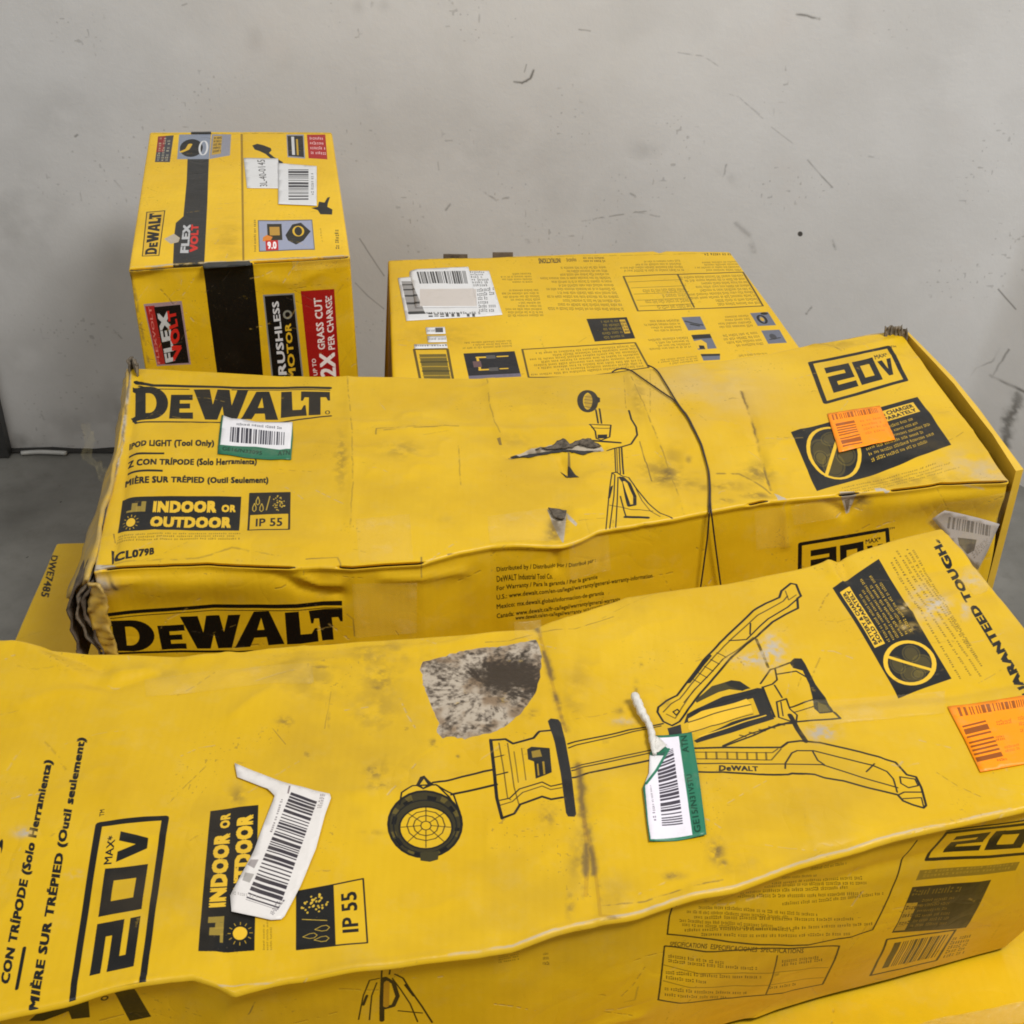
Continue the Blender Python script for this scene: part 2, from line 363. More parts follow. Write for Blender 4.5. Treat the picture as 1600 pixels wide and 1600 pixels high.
def card_mat(name, Ly, tint=1.0, rough=.42, wrinkle=.35, yel=YLIN):
    m, nt, b = new_mat(name)
    ti = N(nt, 'ShaderNodeTexImage'); ti.image = Ly.image(Ly.ink, name+'_print'); ti.interpolation = 'Linear'; ti.extension = 'EXTEND'
    tw = N(nt, 'ShaderNodeTexImage'); tw.image = Ly.image(Ly.wear, name+'_wear', True); tw.extension = 'EXTEND'
    sp = N(nt, 'ShaderNodeSeparateColor'); nt.links.new(tw.outputs[0], sp.inputs[0])
    n1 = noise(nt, 7, 5); n2 = noise(nt, 260, 2, .5); n3 = noise(nt, 38, 6, .7)
    y = tuple(c*tint for c in yel)
    base = mixc(nt, ramp(nt, n1, .35, .7), (y[0]*.93, y[1]*.91, y[2]*.8), (y[0]*1.05, y[1]*1.07, y[2]*1.5))
    base = mixc(nt, math_(nt, 'MULTIPLY', ramp(nt, n3, .52, .78), .22), base, (.55, .40, .12))
    base = mixc(nt, sp.outputs['Green'], base, mixc(nt, n3, (.34, .28, .20), (.54, .48, .38)))
    rub = math_(nt, 'SUBTRACT', 1.0, math_(nt, 'MULTIPLY', ramp(nt, n3, .66, .74), .35))
    ia = math_(nt, 'MULTIPLY', math_(nt, 'MULTIPLY', ti.outputs[1], rub), math_(nt, 'SUBTRACT', 1.0, sp.outputs['Green']))
    base = mixc(nt, ia, base, ti.outputs[0])
    base = mixc(nt, math_(nt, 'MULTIPLY', sp.outputs['Red'], .8), base, (.11, .075, .035))
    nt.links.new(base, b.inputs['Base Color'])
    ro = math_(nt, 'ADD', math_(nt, 'MULTIPLY', n3, .22), rough-.13)
    ro = math_(nt, 'ADD', ro, math_(nt, 'MULTIPLY', math_(nt, 'ADD', sp.outputs['Green'], sp.outputs['Red']), .35))
    nt.links.new(ro, b.inputs['Roughness'])
    b.inputs['Specular IOR Level'].default_value = .30
    # fine relief: paper grain, soft handling wrinkles, drawn height
    tcv = N(nt, 'ShaderNodeTexCoord'); wn = N(nt, 'ShaderNodeTexNoise'); wn.inputs['Scale'].default_value = 9; nt.links.new(tcv.outputs['Object'], wn.inputs['Vector'])
    wa = N(nt, 'ShaderNodeVectorMath', operation='MULTIPLY_ADD'); nt.links.new(wn.outputs['Color'], wa.inputs[0]); wa.inputs[1].default_value = (.16, .16, .16); nt.links.new(tcv.outputs['Object'], wa.inputs[2])
    vo = N(nt, 'ShaderNodeTexVoronoi', feature='F1', distance='MINKOWSKI'); vo.inputs['Scale'].default_value = 8; nt.links.new(wa.outputs[0], vo.inputs['Vector'])
    wr = math_(nt, 'MULTIPLY', vo.outputs['Distance'], ramp(nt, noise(nt, 4, 2), .42, .62))
    bp = N(nt, 'ShaderNodeBump'); bp.inputs['Distance'].default_value = .005; bp.inputs['Strength'].default_value = wrinkle*.28; nt.links.new(wr, bp.inputs['Height'])
    bp1 = N(nt, 'ShaderNodeBump'); bp1.inputs['Distance'].default_value = .0012; bp1.inputs['Strength'].default_value = .30
    nt.links.new(n3, bp1.inputs['Height']); nt.links.new(bp.outputs[0], bp1.inputs['Normal'])
    tcw = N(nt, 'ShaderNodeTexCoord'); wv = N(nt, 'ShaderNodeTexWave', wave_type='BANDS', bands_direction='X'); wv.inputs['Scale'].default_value = 42; wv.inputs['Distortion'].default_value = .6; wv.inputs['Detail Scale'].default_value = .4
    nt.links.new(tcw.outputs['Object'], wv.inputs['Vector']); bw = N(nt, 'ShaderNodeBump'); bw.inputs['Distance'].default_value = .0006; bw.inputs['Strength'].default_value = .10
    nt.links.new(wv.outputs['Fac'], bw.inputs['Height']); nt.links.new(bp1.outputs[0], bw.inputs['Normal']); bp1 = bw
    bp2 = N(nt, 'ShaderNodeBump'); bp2.inputs['Distance'].default_value = .004; bp2.inputs['Strength'].default_value = .8
    nt.links.new(sp.outputs['Blue'], bp2.inputs['Height']); nt.links.new(bp1.outputs[0], bp2.inputs['Normal'])
    nt.links.new(bp2.outputs[0], b.inputs['Normal'])
    return m
def plain_mat(name, col, rough=.5, var=.12, sc=30, bump=.2, bd=.001, metal=0, col2=None):
    m, nt, b = new_mat(name); n = noise(nt, sc, 5, .65)
    c2 = col2 or tuple(c*(1-var*2) for c in col)
    nt.links.new(mixc(nt, ramp(nt, n, .35, .68), c2, col), b.inputs['Base Color']); b.inputs['Roughness'].default_value = rough
    b.inputs['Metallic'].default_value = metal
    bp = N(nt, 'ShaderNodeBump'); bp.inputs['Strength'].default_value = bump; bp.inputs['Distance'].default_value = bd
    nt.links.new(n, bp.inputs['Height']); nt.links.new(bp.outputs[0], b.inputs['Normal']); return m
def stk_mat(name, Ly, rough=.38):
    m, nt, b = new_mat(name); ti = N(nt, 'ShaderNodeTexImage'); ti.image = Ly.image(Ly.stk, name+'_print'); ti.extension = 'EXTEND'
    n = noise(nt, 60, 5, .7); nt.links.new(mixc(nt, math_(nt, 'MULTIPLY', ramp(nt, n, .5, .8), .2), ti.outputs[0], (.35, .31, .24)), b.inputs['Base Color'])
    b.inputs['Roughness'].default_value = rough; b.inputs['Specular IOR Level'].default_value = .28; n2 = noise(nt, 45, 3)
    bp = N(nt, 'ShaderNodeBump'); bp.inputs['Strength'].default_value = .35; bp.inputs['Distance'].default_value = .0015
    nt.links.new(n2, bp.inputs['Height']); nt.links.new(bp.outputs[0], b.inputs['Normal']); return m
M_YSIDE = plain_mat('yellow_card_side', (0.70, 0.42, 0.025), .5, .10, 14, .3, .002)
M_KRAFT = plain_mat('torn_kraft', (0.25, 0.20, 0.14), .9, .3, 90, .6, .002)
M_DKRAFT = plain_mat('kraft_inside', (0.16, 0.12, 0.08), .95, .3, 60, .6, .002)
def tape_mat():
    m, nt, b = new_mat('clear_tape'); b.inputs['Base Color'].default_value = (.9, .75, .35, 1); b.inputs['Roughness'].default_value = .16
    n = noise(nt, 30, 4, .6); b.inputs['Alpha'].default_value = .1
    nt.links.new(math_(nt, 'ADD', math_(nt, 'MULTIPLY', ramp(nt, n, .55, .75), .10), .03), b.inputs['Alpha'])
    bp = N(nt, 'ShaderNodeBump'); bp.inputs['Strength'].default_value = .7; bp.inputs['Distance'].default_value = .003
    nt.links.new(n, bp.inputs['Height']); nt.links.new(bp.outputs[0], b.inputs['Normal']); return m
M_TAPE = tape_mat()
def wrinkled_tape():
    m, nt, b = new_mat('wrinkled_tape'); b.inputs['Base Color'].default_value = (.85, .62, .2, 1); b.inputs['Roughness'].default_value = .12; b.inputs['Alpha'].default_value = .18; b.inputs['Coat Weight'].default_value = .6
    n = noise(nt, 55, 4, .7); bp = N(nt, 'ShaderNodeBump'); bp.inputs['Strength'].default_value = 1; bp.inputs['Distance'].default_value = .006
    nt.links.new(n, bp.inputs['Height']); nt.links.new(bp.outputs[0], b.inputs['Normal']); nt.links.new(bp.outputs[0], b.inputs['Coat Normal']); return m
M_TAPE2 = wrinkled_tape()

# ------------------------------------------------------------------ mesh helpers
def mesh_obj(name, verts, faces, mats, parent=None, fmat=None, uv=None, smooth=True):
    me = bpy.data.meshes.new(name); verts = np.asarray(verts, float)
    par = np.array(parent.location) if parent is not None else np.zeros(3)
    me.from_pydata((verts-par).tolist(), [], faces)
    for m in (mats if isinstance(mats, (list, tuple)) else [mats]): me.materials.append(m)
    if fmat is not None: me.polygons.foreach_set('material_index', np.asarray(fmat, np.int32))
    if uv is not None:
        l = me.uv_layers.new(name='UVMap'); l.data.foreach_set('uv', np.asarray(uv, np.float32).ravel())
    if smooth: me.polygons.foreach_set('use_smooth', np.ones(len(me.polygons), bool))
    me.update(); o = bpy.data.objects.new(name, me); C.objects.link(o)
    if parent is not None: o.parent = parent
    return o
def tag(o, label=None, cat=None, group=None, kind=None):
    for k, v in (('label', label), ('category', cat), ('group', group), ('kind', kind)):
        if v: o[k] = v
    return o
def thing(name, loc, label, cat, group=None):
    o = bpy.data.objects.new(name, None); C.objects.link(o); o.location = loc; o.empty_display_size = .05
    tag(o, label, cat, group); bpy.context.view_layer.update(); return o

class Carton:
    """box lofted along its length; the four long edges are curves, faces carry dents and creases"""
    def __init__(s, h, back_px, front_px, bot_h, front_shift=(0, 0), back_shift=(0, 0), r=.007, step=.003, seed=0, nz=.0015, bulge=0., lip=0., ridg=0.):
        s.P = hplane(h); s.zt = HC-h; s.zb = HC-bot_h; s.r = r; s.seed = seed; s.nz = nz; s.step = step
        s.bk = s.P.px(back_px); s.ft = s.P.px(front_px); s.dents = []; s.creases = []; s.fdents = []; s.fcreases = []; s.slits = []
        L = (s.bk[-1]-s.bk[0])+(s.ft[-1]-s.ft[0]); s.L = L/np.hypot(*L); s.fshift = np.array(front_shift, float); s.bshift = np.array(back_shift, float)
        s.bulge = bulge; s.lip = lip; s.ridg = ridg
        F0 = np.append(s.ft[0], s.zt); F1 = np.append(s.ft[-1], s.zt); down = np.array([*s.fshift, s.zb-s.zt])
        s.FP = FrontPlane(F0, F1-F0, -down)      # front plane: U along, V up, normal toward the viewer
        if s.FP.N[1] > 0: s.FP.N *= -1
        s.fsetup(down)
    def fsetup(s, down=None):
        if down is None: down = np.array([0, 0, s.zb-s.zt])
        s.FP.setup(s.ft, s.zt, down, s.bulge, float(np.linalg.norm(down)))
    def edge(s, e, t):
        a = e@s.L; q = a[0]+(a[-1]-a[0])*t; return np.stack([np.interp(q, a, e[:, 0]), np.interp(q, a, e[:, 1])], -1)
    def dent(s, c, rx, ry, d, ang=0, front=False):      # c px, radii m
        (s.fdents if front else s.dents).append(((s.FP if front else s.P).px([c])[0], rx, ry, d, ang))
    def crease(s, px, d, wd=.006, front=False): (s.fcreases if front else s.creases).append(((s.FP if front else s.P).px(px), d, wd))
    def _disp(s, x, y, dents, creases):
        z = (fbm(x+3, y+7, .16, s.seed, 3)-.5)*s.nz*2.2 + (fbm(x, y, .035, s.seed+4, 2)-.5)*s.nz*.9
        if s.ridg:
            rn = 1-np.abs(2*fbm(x+1.7, y*1.3+.4, .055, s.seed+9, 2)-1); m = sm(.5, .62, vnoise(x, y, .12, s.seed+2))
            z = z + s.ridg*(rn**4)*m
        for c, rx, ry, d, a in dents:
            ca, sa = math.cos(a), math.sin(a); dx = x-c[0]; dy = y-c[1]
            z = z+d*np.exp(-(((dx*ca+dy*sa)/rx)**2+((-dx*sa+dy*ca)/ry)**2))
        for p, d, wd in creases:
            q = seg_dist(x, y, p)/wd; z = z+d*1.25*np.exp(-1.5*np.sqrt(q*q+.04))
        return z
    def top_z(s, x, y): return s.zt+s._disp(x, y, s.dents, s.creases)
    def front_d(s, uv):
        k = s.ridg; s.ridg = k*.35; r = s._disp(uv[..., 0], uv[..., 1], s.fdents, s.fcreases); s.ridg = k; return r
    def slit(s, px0, px1, depth, gap=.002):
        a = s.P.px([px0, px1])@s.L; s.slits.append((a[0], a[1], depth, gap))
    def build(s, name, parent, mats, Lt, Lf):
        r = s.r; e = s.ft@s.L; length = abs(e[-1]-e[0]); n = int(length/s.step)
        t = np.linspace(0, 1, n); endt = np.array([0, .08, .22, .42, .7])*r/length
        t = np.unique(np.concatenate([endt, 1-endt, t[(t > r/length) & (t < 1-r/length)]])); n = len(t)
        F = s.edge(s.ft, t); B = s.edge(s.bk, t); de = np.minimum(t, 1-t)*length
        q = np.where(de < r, r-np.sqrt(np.maximum(r*r-(r-de)**2, 0)), 0)
        inw = B-F; D = np.hypot(inw[:, 0], inw[:, 1]); inw /= D[:, None]
        Fb = F+s.fshift; Bb = B+s.bshift; H = s.zt-s.zb
        nt_ = int(D.mean()/s.step); nf_ = int(H/(s.step*1.3)); NF = 8; nb = 6
        rows = []; uvs = []; mid = []
        def add(P3, u, m): rows.append(P3); uvs.append(u); mid.append(m)
        def uvt(xy): return (xy-Lt.lo)/(Lt.hi-Lt.lo)
        FN = s.FP.N
        def front_pt(wd, drop):       # point of the front face 'drop' metres below the edge
            k = np.clip(drop/H, 0, 1); xy = F*(1-k)+Fb*k
            P0 = np.c_[xy, np.full(n, s.zt-drop)]; u = s.FP.uv(P0)
            d = s.front_d(u)*sm(0, .02, drop) - s.lip*sm(0, .007, drop)*(1-.7*sm(.02, .15, drop)) + s.bulge*math.sin(math.pi*min(max(k, 0), 1)) - q*(1-0*k)
            return P0+FN*d[:, None], (u-Lf.lo)/(Lf.hi-Lf.lo)
        # back face (up)
        for k in range(nb):
            w_ = k/nb; xy = Bb*(1-w_)+B*w_ - inw*q[:, None]; z = np.full(n, s.zb+(H-r)*w_); add(np.c_[xy, z], uvt(B), 2)
        for k in range(5):
            a = k/4*math.pi/2; xy = B-inw*(r*(1-math.cos(a)))[..., None] if False else B-inw*(r*(1-math.cos(a)))
            zz = s.top_z(xy[:, 0], xy[:, 1])-r+r*math.sin(a)-q; add(np.c_[xy-inw*(q*math.cos(a))[:, None], zz], uvt(xy), 0)
        for k in range(1, nt_):
            f = k/nt_; dd = r+(D-2*r)*(1-f); xy = F+inw*dd[:, None]
            add(np.c_[xy, s.top_z(xy[:, 0], xy[:, 1])-q], uvt(xy), 0)
        pull = np.zeros(n); gp = np.zeros(n); sl = F@s.L
        for a, b, dpt, g in s.slits:
            m = sm(a-.004, a+.004, sl)*(1-sm(b-.004, b+.004, sl)); pull = np.maximum(pull, m*dpt); gp = np.maximum(gp, m*g)
        zE = s.top_z(F[:, 0], F[:, 1]) 
        for k in range(NF+1):
            a = k/NF*math.pi/2; xy = F+inw*(r*(1-math.sin(a)))
            zz = (zE-r+r*math.cos(a))-q*math.cos(a)
            P0 = np.c_[xy, zz]; P0 = P0+FN*(-q*math.sin(a))[:, None]
            prof = {2: .15, 3: .8, 4: 1.0, 5: .95, 6: .5}.get(k, 0)
            dirn = np.c_[inw*.75, np.full(n, -.66)]
            P0 = P0+dirn*(pull*prof)[:, None]
            if k <= NF//2: add(P0, uvt(xy), 0)
            else: add(P0, (s.FP.uv(P0)-Lf.lo)/(Lf.hi-Lf.lo), 1)
        for k in range(1, nf_+1):
            drop = r+(H-r)*k/nf_; P0, u = front_pt(0, drop)
            zfix = (zE-s.zt)*(1-min(k/nf_*3, 1)); P0[:, 2] += zfix; add(P0, u, 1)
        R = len(rows); V = np.stack(rows); U = np.stack(uvs)          # R x n
        idx = np.arange(R*n).reshape(R, n)
        a = idx[:-1, :-1].ravel(); b = idx[:-1, 1:].ravel(); c = idx[1:, 1:].ravel(); d = idx[1:, :-1].ravel()
        faces = np.stack([a, b, c, d], 1)[:, ::-1]
        fm = np.repeat([max(mid[k], mid[k+1]) if 2 in (mid[k], mid[k+1]) else mid[k+1] for k in range(R-1)], n-1)
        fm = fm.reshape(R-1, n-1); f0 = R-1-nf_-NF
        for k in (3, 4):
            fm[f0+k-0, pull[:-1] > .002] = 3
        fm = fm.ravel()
        Uf = U.reshape(-1, 2); luv = Uf[faces.ravel()]
        # where material switches from top to front use the front coordinates on both rows
        sw = [k for k in range(R-1) if mid[k] == 0 and mid[k+1] == 1][0]
        Pk = V[sw]; fu = (s.FP.uv(Pk)-Lf.lo)/(Lf.hi-Lf.lo)
        luv = luv.reshape(R-1, n-1, 4, 2); # order d,c,b,a
        luv[sw, :, 3] = fu[:-1]; luv[sw, :, 2] = fu[1:]
        verts = V.reshape(-1, 3).tolist(); flist = faces.tolist(); fmat = fm.tolist(); luv = luv.reshape(-1, 2).tolist()
        for col, flip in ((0, False), (n-1, True)):                    # end caps, dented towards the middle
            ring = idx[:, col].tolist(); cen = V[:, col].mean(0); inn = len(verts)
            ring_in = []
            for j, vi in enumerate(ring):
                p = V[j, col]; v2 = p*.25+cen*.75; ring_in.append(len(verts)); verts.append(v2.tolist())
            for j in range(len(ring)):
                k2 = (j+1) % len(ring); f = [ring[j], ring[k2], ring_in[k2], ring_in[j]]
                flist.append(f if not flip else f[::-1]); fmat.append(2); luv += [[0, 0]]*4
            verts.append(cen.tolist()); ci = len(verts)-1
            for j in range(len(ring)):
                k2 = (j+1) % len(ring); f = [ring_in[j], ring_in[k2], ci]
                flist.append(f if not flip else f[::-1]); fmat.append(2); luv += [[0, 0]]*3
        return mesh_obj(name, verts, flist, mats, parent, fmat, luv)
    def sheet(s, name, parent, px, mat, Ly, off=.0012, front=False, curl=None, cell=.006, thick=.0004):
        """sticker, tape or flap that follows the face"""
        Pn = s.FP if front else s.P; b = Pn.px(px); out = []
        for i in range(len(b)):
            a, c = b[i], b[(i+1) % len(b)]; k = max(1, int(np.hypot(*(c-a))/cell)); out += [a+(c-a)*j/k for j in range(k)]
        bd = len(out); mn = b.min(0); mx = b.max(0)
        inside = []
        gx = np.arange(mn[0], mx[0], cell); gy = np.arange(mn[1], mx[1], cell)
        for x in gx:
            for y in gy:
                cnt = False
                for i in range(len(b)):
                    (x0, y0), (x1, y1) = b[i], b[(i+1) % len(b)]
                    if (y0 > y) != (y1 > y) and x < (x1-x0)*(y-y0)/(y1-y0)+x0: cnt = not cnt
                if cnt and seg_dist(np.array(x), np.array(y), np.vstack([b, b[:1]])) > cell*.35: inside.append((x, y))
        pts = [Vector(p) for p in out]+[Vector(p) for p in inside]
        vo, eo, fo, _, _, _ = delaunay_2d_cdt(pts, [], [list(range(bd))], 1, 1e-6)
        uv = np.array([tuple(v) for v in vo]); extra = curl(uv, Pn) if curl else 0
        if front:
            base = Pn.xyz(uv)+s.FP.N*(s.front_d(uv)+off+s.FP.off(uv)+extra)[:, None]
        else: base = np.c_[uv, s.top_z(uv[:, 0], uv[:, 1])+off+extra]
        fl = []
        for f in fo:
            f = list(f); p0, p1, p2 = base[f[0]], base[f[1]], base[f[2]]
            if np.cross(p1-p0, p2-p0)@(s.FP.N if front else np.array([0, 0, 1])) < 0: f = f[::-1]
            fl.append(f)
        nuv = ((uv-Ly.lo)/(Ly.hi-Ly.lo)) if Ly else uv
        o = mesh_obj(name, base, fl, mat, parent, None, [nuv[i] for f in fl for i in f])
        md = o.modifiers.new('thickness', 'SOLIDIFY'); md.thickness = thick; md.offset = -1
        return o
def tube(paths, rad, name, mat, parent=None, seg=7):
    V = []; Fc = []
    for path in paths:
        P = np.asarray(path, float); base = len(V)
        T = np.gradient(P, axis=0); T /= np.linalg.norm(T, axis=1)[:, None]+1e-12
        rr = rad if np.ndim(rad) else np.full(len(P), rad)
        up = np.array([0.3, 0.2, 1.0])
        for i, (p, t) in enumerate(zip(P, T)):
            a = np.cross(t, up); a /= np.linalg.norm(a); b = np.cross(t, a)
            for k in range(seg):
                th = 2*math.pi*k/seg; V.append(p+(a*math.cos(th)+b*math.sin(th))*rr[min(i, len(rr)-1)])
        for i in range(len(P)-1):
            for k in range(seg):
                k2 = (k+1) % seg; Fc.append([base+i*seg+k, base+i*seg+k2, base+(i+1)*seg+k2, base+(i+1)*seg+k])
        Fc.append([base+k for k in range(seg)][::-1]); Fc.append([base+(len(P)-1)*seg+k for k in range(seg)])
    return mesh_obj(name, V, Fc, mat, parent)
def resample(p, n):
    p = np.asarray(p, float); d = np.r_[0, np.cumsum(np.linalg.norm(np.diff(p, axis=0), axis=1))]
    t = np.linspace(0, d[-1], n)
    # smooth: average neighbouring linear samples
    q = np.stack([np.interp(t, d, p[:, k]) for k in range(p.shape[1])], 1)
    for _ in range(3): q[1:-1] = (q[:-2]+2*q[1:-1]+q[2:])/4
    return q
def slab(name, parent, loop3d, nrm, th, mat, nx=1):
    """thin card: polygon loop in 3-D given thickness along nrm"""
    a = np.asarray(loop3d, float); nrm = np.array(nrm, float); nrm /= np.linalg.norm(nrm); b = a+nrm*th; n = len(a)
    f = [list(range(n))[::-1], list(range(n, 2*n))]+[[i, (i+1) % n, n+(i+1) % n, n+i] for i in range(n)]
    return mesh_obj(name, np.vstack([a, b]), f, mat, parent, smooth=False)
def strip(name, parent, topline, botline, th, nrm, mat, rough=.0, seed=0):
    """bent card strip between two 3-D polylines, ragged"""
    r = np.random.default_rng(seed); A = resample(topline, 40); B = resample(botline, 40); k = 6; V = []; n = 40
    nrm = np.array(nrm, float)/np.linalg.norm(nrm)
    for i in range(n):
        j0 = r.normal(0, rough, 3); j1 = r.normal(0, rough, 3)
        for m in range(k+1):
            f = m/k; V.append((A[i]+j0)*(1-f)+(B[i]+j1)*f+nrm*.0015*math.sin(i*.7+m))
    Fq = [[i*(k+1)+m, (i+1)*(k+1)+m, (i+1)*(k+1)+m+1, i*(k+1)+m+1] for i in range(n-1) for m in range(k)]
    o = mesh_obj(name, V, Fq, mat, parent); md = o.modifiers.new('thickness', 'SOLIDIFY'); md.thickness = th; md.offset = 0; return o
s1 = zoom(600, 380, .2); s2 = zoom(900, 380, .225); sr = zoom(1380, 480, .2625); slf = zoom(90, 800, .15625); stg = zoom(960, 1080, .1625); sw = zoom(340, 1180, .175)
def bounds(pl, px, pad=.02):
    u = pl.px(px); return u.min(0)-pad, u.max(0)+pad
# ================================================================== SETTING
WY = 2.35
WP = Plane((0, WY, 0), (1, 0, 0), (0, 0, 1))
Lw = Layer(WP, (-1.25, -.02), (1.45, 1.15), 900)
r_ = random.Random(5)
Lw.wear[..., 0] = np.maximum(sm(.5, .85, fbm(Lw.X, Lw.Y, .22, 3, 5))*.10, sm(.86, .95, vnoise(Lw.X, Lw.Y, .006, 8))*sm(.62, .8, vnoise(Lw.X, Lw.Y, .09, 2))*.35)
def wm(pts, wpx, st, nz=.01): Lw.soft_line(pts, wpx*.8, st*.75, 0, r_.randint(0, 999), nz)
wm([(804, 128), (815, 129), (828, 122), (834, 110)], 2.6, 1.0, .1); wm([(822, 100), (819, 112)], 1.4, .7, .1)
wm([(1245, 22), (1262, 25), (1280, 29)], 2.6, .8); wm([(905, 46), (922, 48)], 1.6, .8, .1)
wm([(1060, 82), (1100, 88), (1130, 108)], 1.6, .4); wm([(1140, 147), (1155, 152), (1192, 185)], 1.4, .4); wm([(1172, 167), (1186, 178)], 2, .75, .1)
wm([(1205, 198), (1240, 225)], 1.4, .35); wm([(1262, 250), (1282, 273), (1300, 292)], 1.8, .85, .1)
wm([(1135, 257), (1130, 275)], 2.2, .5); wm([(910, 345), (950, 338), (990, 332), (1020, 328)], 2, .6); wm([(985, 330), (1030, 338)], 3, .4)
wm([(1150, 350), (1168, 365), (1178, 392)], 6, .35, .02); Lw.disc(Q(z0, (1246, 369), (1254, 369), (1254, 361), (1246, 361)), .5, .5, .5, .5)
wm([(1300, 375), (1305, 388)], 3, .5); wm([(1260, 490), (1269, 479)], 2.4, .7); wm([(985, 302), (992, 306)], 3, .8, .1); wm([(1346, 243), (1372, 246)], 2, .35)
wm([(556, 136), (557, 152)], 2.2, .6, .1); wm([(713, 50), (720, 90), (745, 130)], 1.2, .35, .1); wm([(180, 282), (198, 303)], 2.2, .75, .1)
wm([(684, 250), (686, 265)], 2, .35); wm([(750, 295), (775, 312), (800, 308)], 2.4, .5); wm([(703, 318), (697, 328)], 2.4, .55); wm([(562, 372), (580, 400), (600, 430)], 1.6, .6, .1)
wm([(556, 442), (575, 462), (600, 482)], 1.5, .6, .1); wm([(108, 240), (114, 236)], 2, .5); wm([(118, 213), (121, 210)], 2.4, .7, .1)
wm([(285, 8), (293, 6)], 2, .7, .1); wm([(60, 640), (70, 655)], 3, .3); wm([(178, 515), (190, 528)], 2, .45)
for c, rx, ry, st in [((400, 60), 18, 26, .12), ((455, 95), 22, 20, .08), ((560, 10), 10, 14, .12), ((600, 10), 12, 12, .14), ((1330, 20), 18, 30, .07), ((760, 230), 90, 60, .10), ((860, 270), 60, 90, .08),
                      ((120, 660), 60, 30, .2), ((40, 560), 70, 60, .1), ((100, 180), 90, 60, .12), ((30, 350), 80, 120, .15), ((1480, 130), 60, 200, .05), ((1010, 235), 30, 20, .2), ((1140, 275), 25, 14, .3), ((200, 640), 60, 50, .3), ((30, 690), 60, 22, .4)]:
    Lw.blot(c, rx, ry, 0, st, 0, int(rx), .05)
Lw.P = Plane((0, WY-.12, 0), (1, 0, 0), (0, 0, 1))
for p in ([(1590, 497), (1600, 508), (1612, 520)], [(1600, 560), (1575, 605), (1553, 622), (1540, 640)], [(1598, 580), (1585, 605), (1572, 628)]): wm(p, 1.8, .8, .1)
wm([(1572, 627), (1612, 630)], 3.6, 1.3, .1); wm([(1605, 640), (1590, 670), (1580, 710), (1560, 740)], 9, .9, .4); Lw.P = WP
def wall_mat():
    m, nt, b = new_mat('painted_concrete_wall')
    tw = N(nt, 'ShaderNodeTexImage'); tw.image = Lw.image(Lw.wear, 'wall_marks', True); tw.extension = 'EXTEND'
    ti = N(nt, 'ShaderNodeTexImage'); ti.image = Lw.image(Lw.ink, 'wall_spots'); ti.extension = 'EXTEND'
    sp = N(nt, 'ShaderNodeSeparateColor'); nt.links.new(tw.outputs[0], sp.inputs[0])
    n1 = noise(nt, 2.6, 6, .6); n2 = noise(nt, 9, 6, .65); n3 = noise(nt, 150, 3, .6)
    c = mixc(nt, ramp(nt, n1, .38, .66), (.565, .556, .54), (.635, .628, .615))
    c = mixc(nt, math_(nt, 'MULTIPLY', ramp(nt, n2, .5, .72), .25), c, (.545, .535, .51))
    c = mixc(nt, math_(nt, 'MULTIPLY', ramp(nt, noise(nt, 5.5, 3), .6, .75), .12), c, (.60, .50, .44))
    c = mixc(nt, math_(nt, 'MULTIPLY', sp.outputs['Red'], .85), c, (.075, .068, .055))
    c = mixc(nt, ti.outputs[1], c, (.06, .055, .05))
    nt.links.new(c, b.inputs['Base Color']); b.inputs['Roughness'].default_value = .55
    bp = N(nt, 'ShaderNodeBump'); bp.inputs['Strength'].default_value = .12; bp.inputs['Distance'].default_value = .002; nt.links.new(n3, bp.inputs['Height'])
    bp2 = N(nt, 'ShaderNodeBump'); bp2.inputs['Strength'].default_value = .12; bp2.inputs['Distance'].default_value = .012; nt.links.new(n2, bp2.inputs['Height']); nt.links.new(bp.outputs[0], bp2.inputs['Normal'])
    nt.links.new(bp2.outputs[0], b.inputs['Normal']); return m
xs = np.unique(np.r_[np.linspace(-3, 3, 40), np.linspace(.6, 1.3, 90)]); zs = np.unique(np.r_[0, np.linspace(0, 2.6, 70)])
GX, GZ = np.meshgrid(xs, zs)
l0 = WP.px([(1600, 330), (1484, 660)])     # invented bulge right of this line, shaped so this wall area shades darker
lx = l0[0, 0]+(GZ-l0[0, 1])*(l0[1, 0]-l0[0, 0])/(l0[1, 1]-l0[0, 1])
bul = np.clip(GX-lx, 0, .28); low = 1-sm(.5, .9, GZ)
GY = WY-(1.3*(np.sqrt(bul**2+.03**2)-.03))*low - .004*fbm(GX, GZ, .5, 4, 3)
nx, nz_ = len(xs), len(zs); idx = np.arange(nx*nz_).reshape(nz_, nx)
f = np.stack([idx[:-1, :-1].ravel(), idx[:-1, 1:].ravel(), idx[1:, 1:].ravel(), idx[1:, :-1].ravel()], 1)
V = np.stack([GX, GY, GZ], -1).reshape(-1, 3); uvw = (V[:, [0, 2]]-Lw.lo)/(Lw.hi-Lw.lo)
wall = mesh_obj('wall', V, f.tolist(), wall_mat(), None, None, uvw[f.ravel()]); tag(wall, kind='structure')
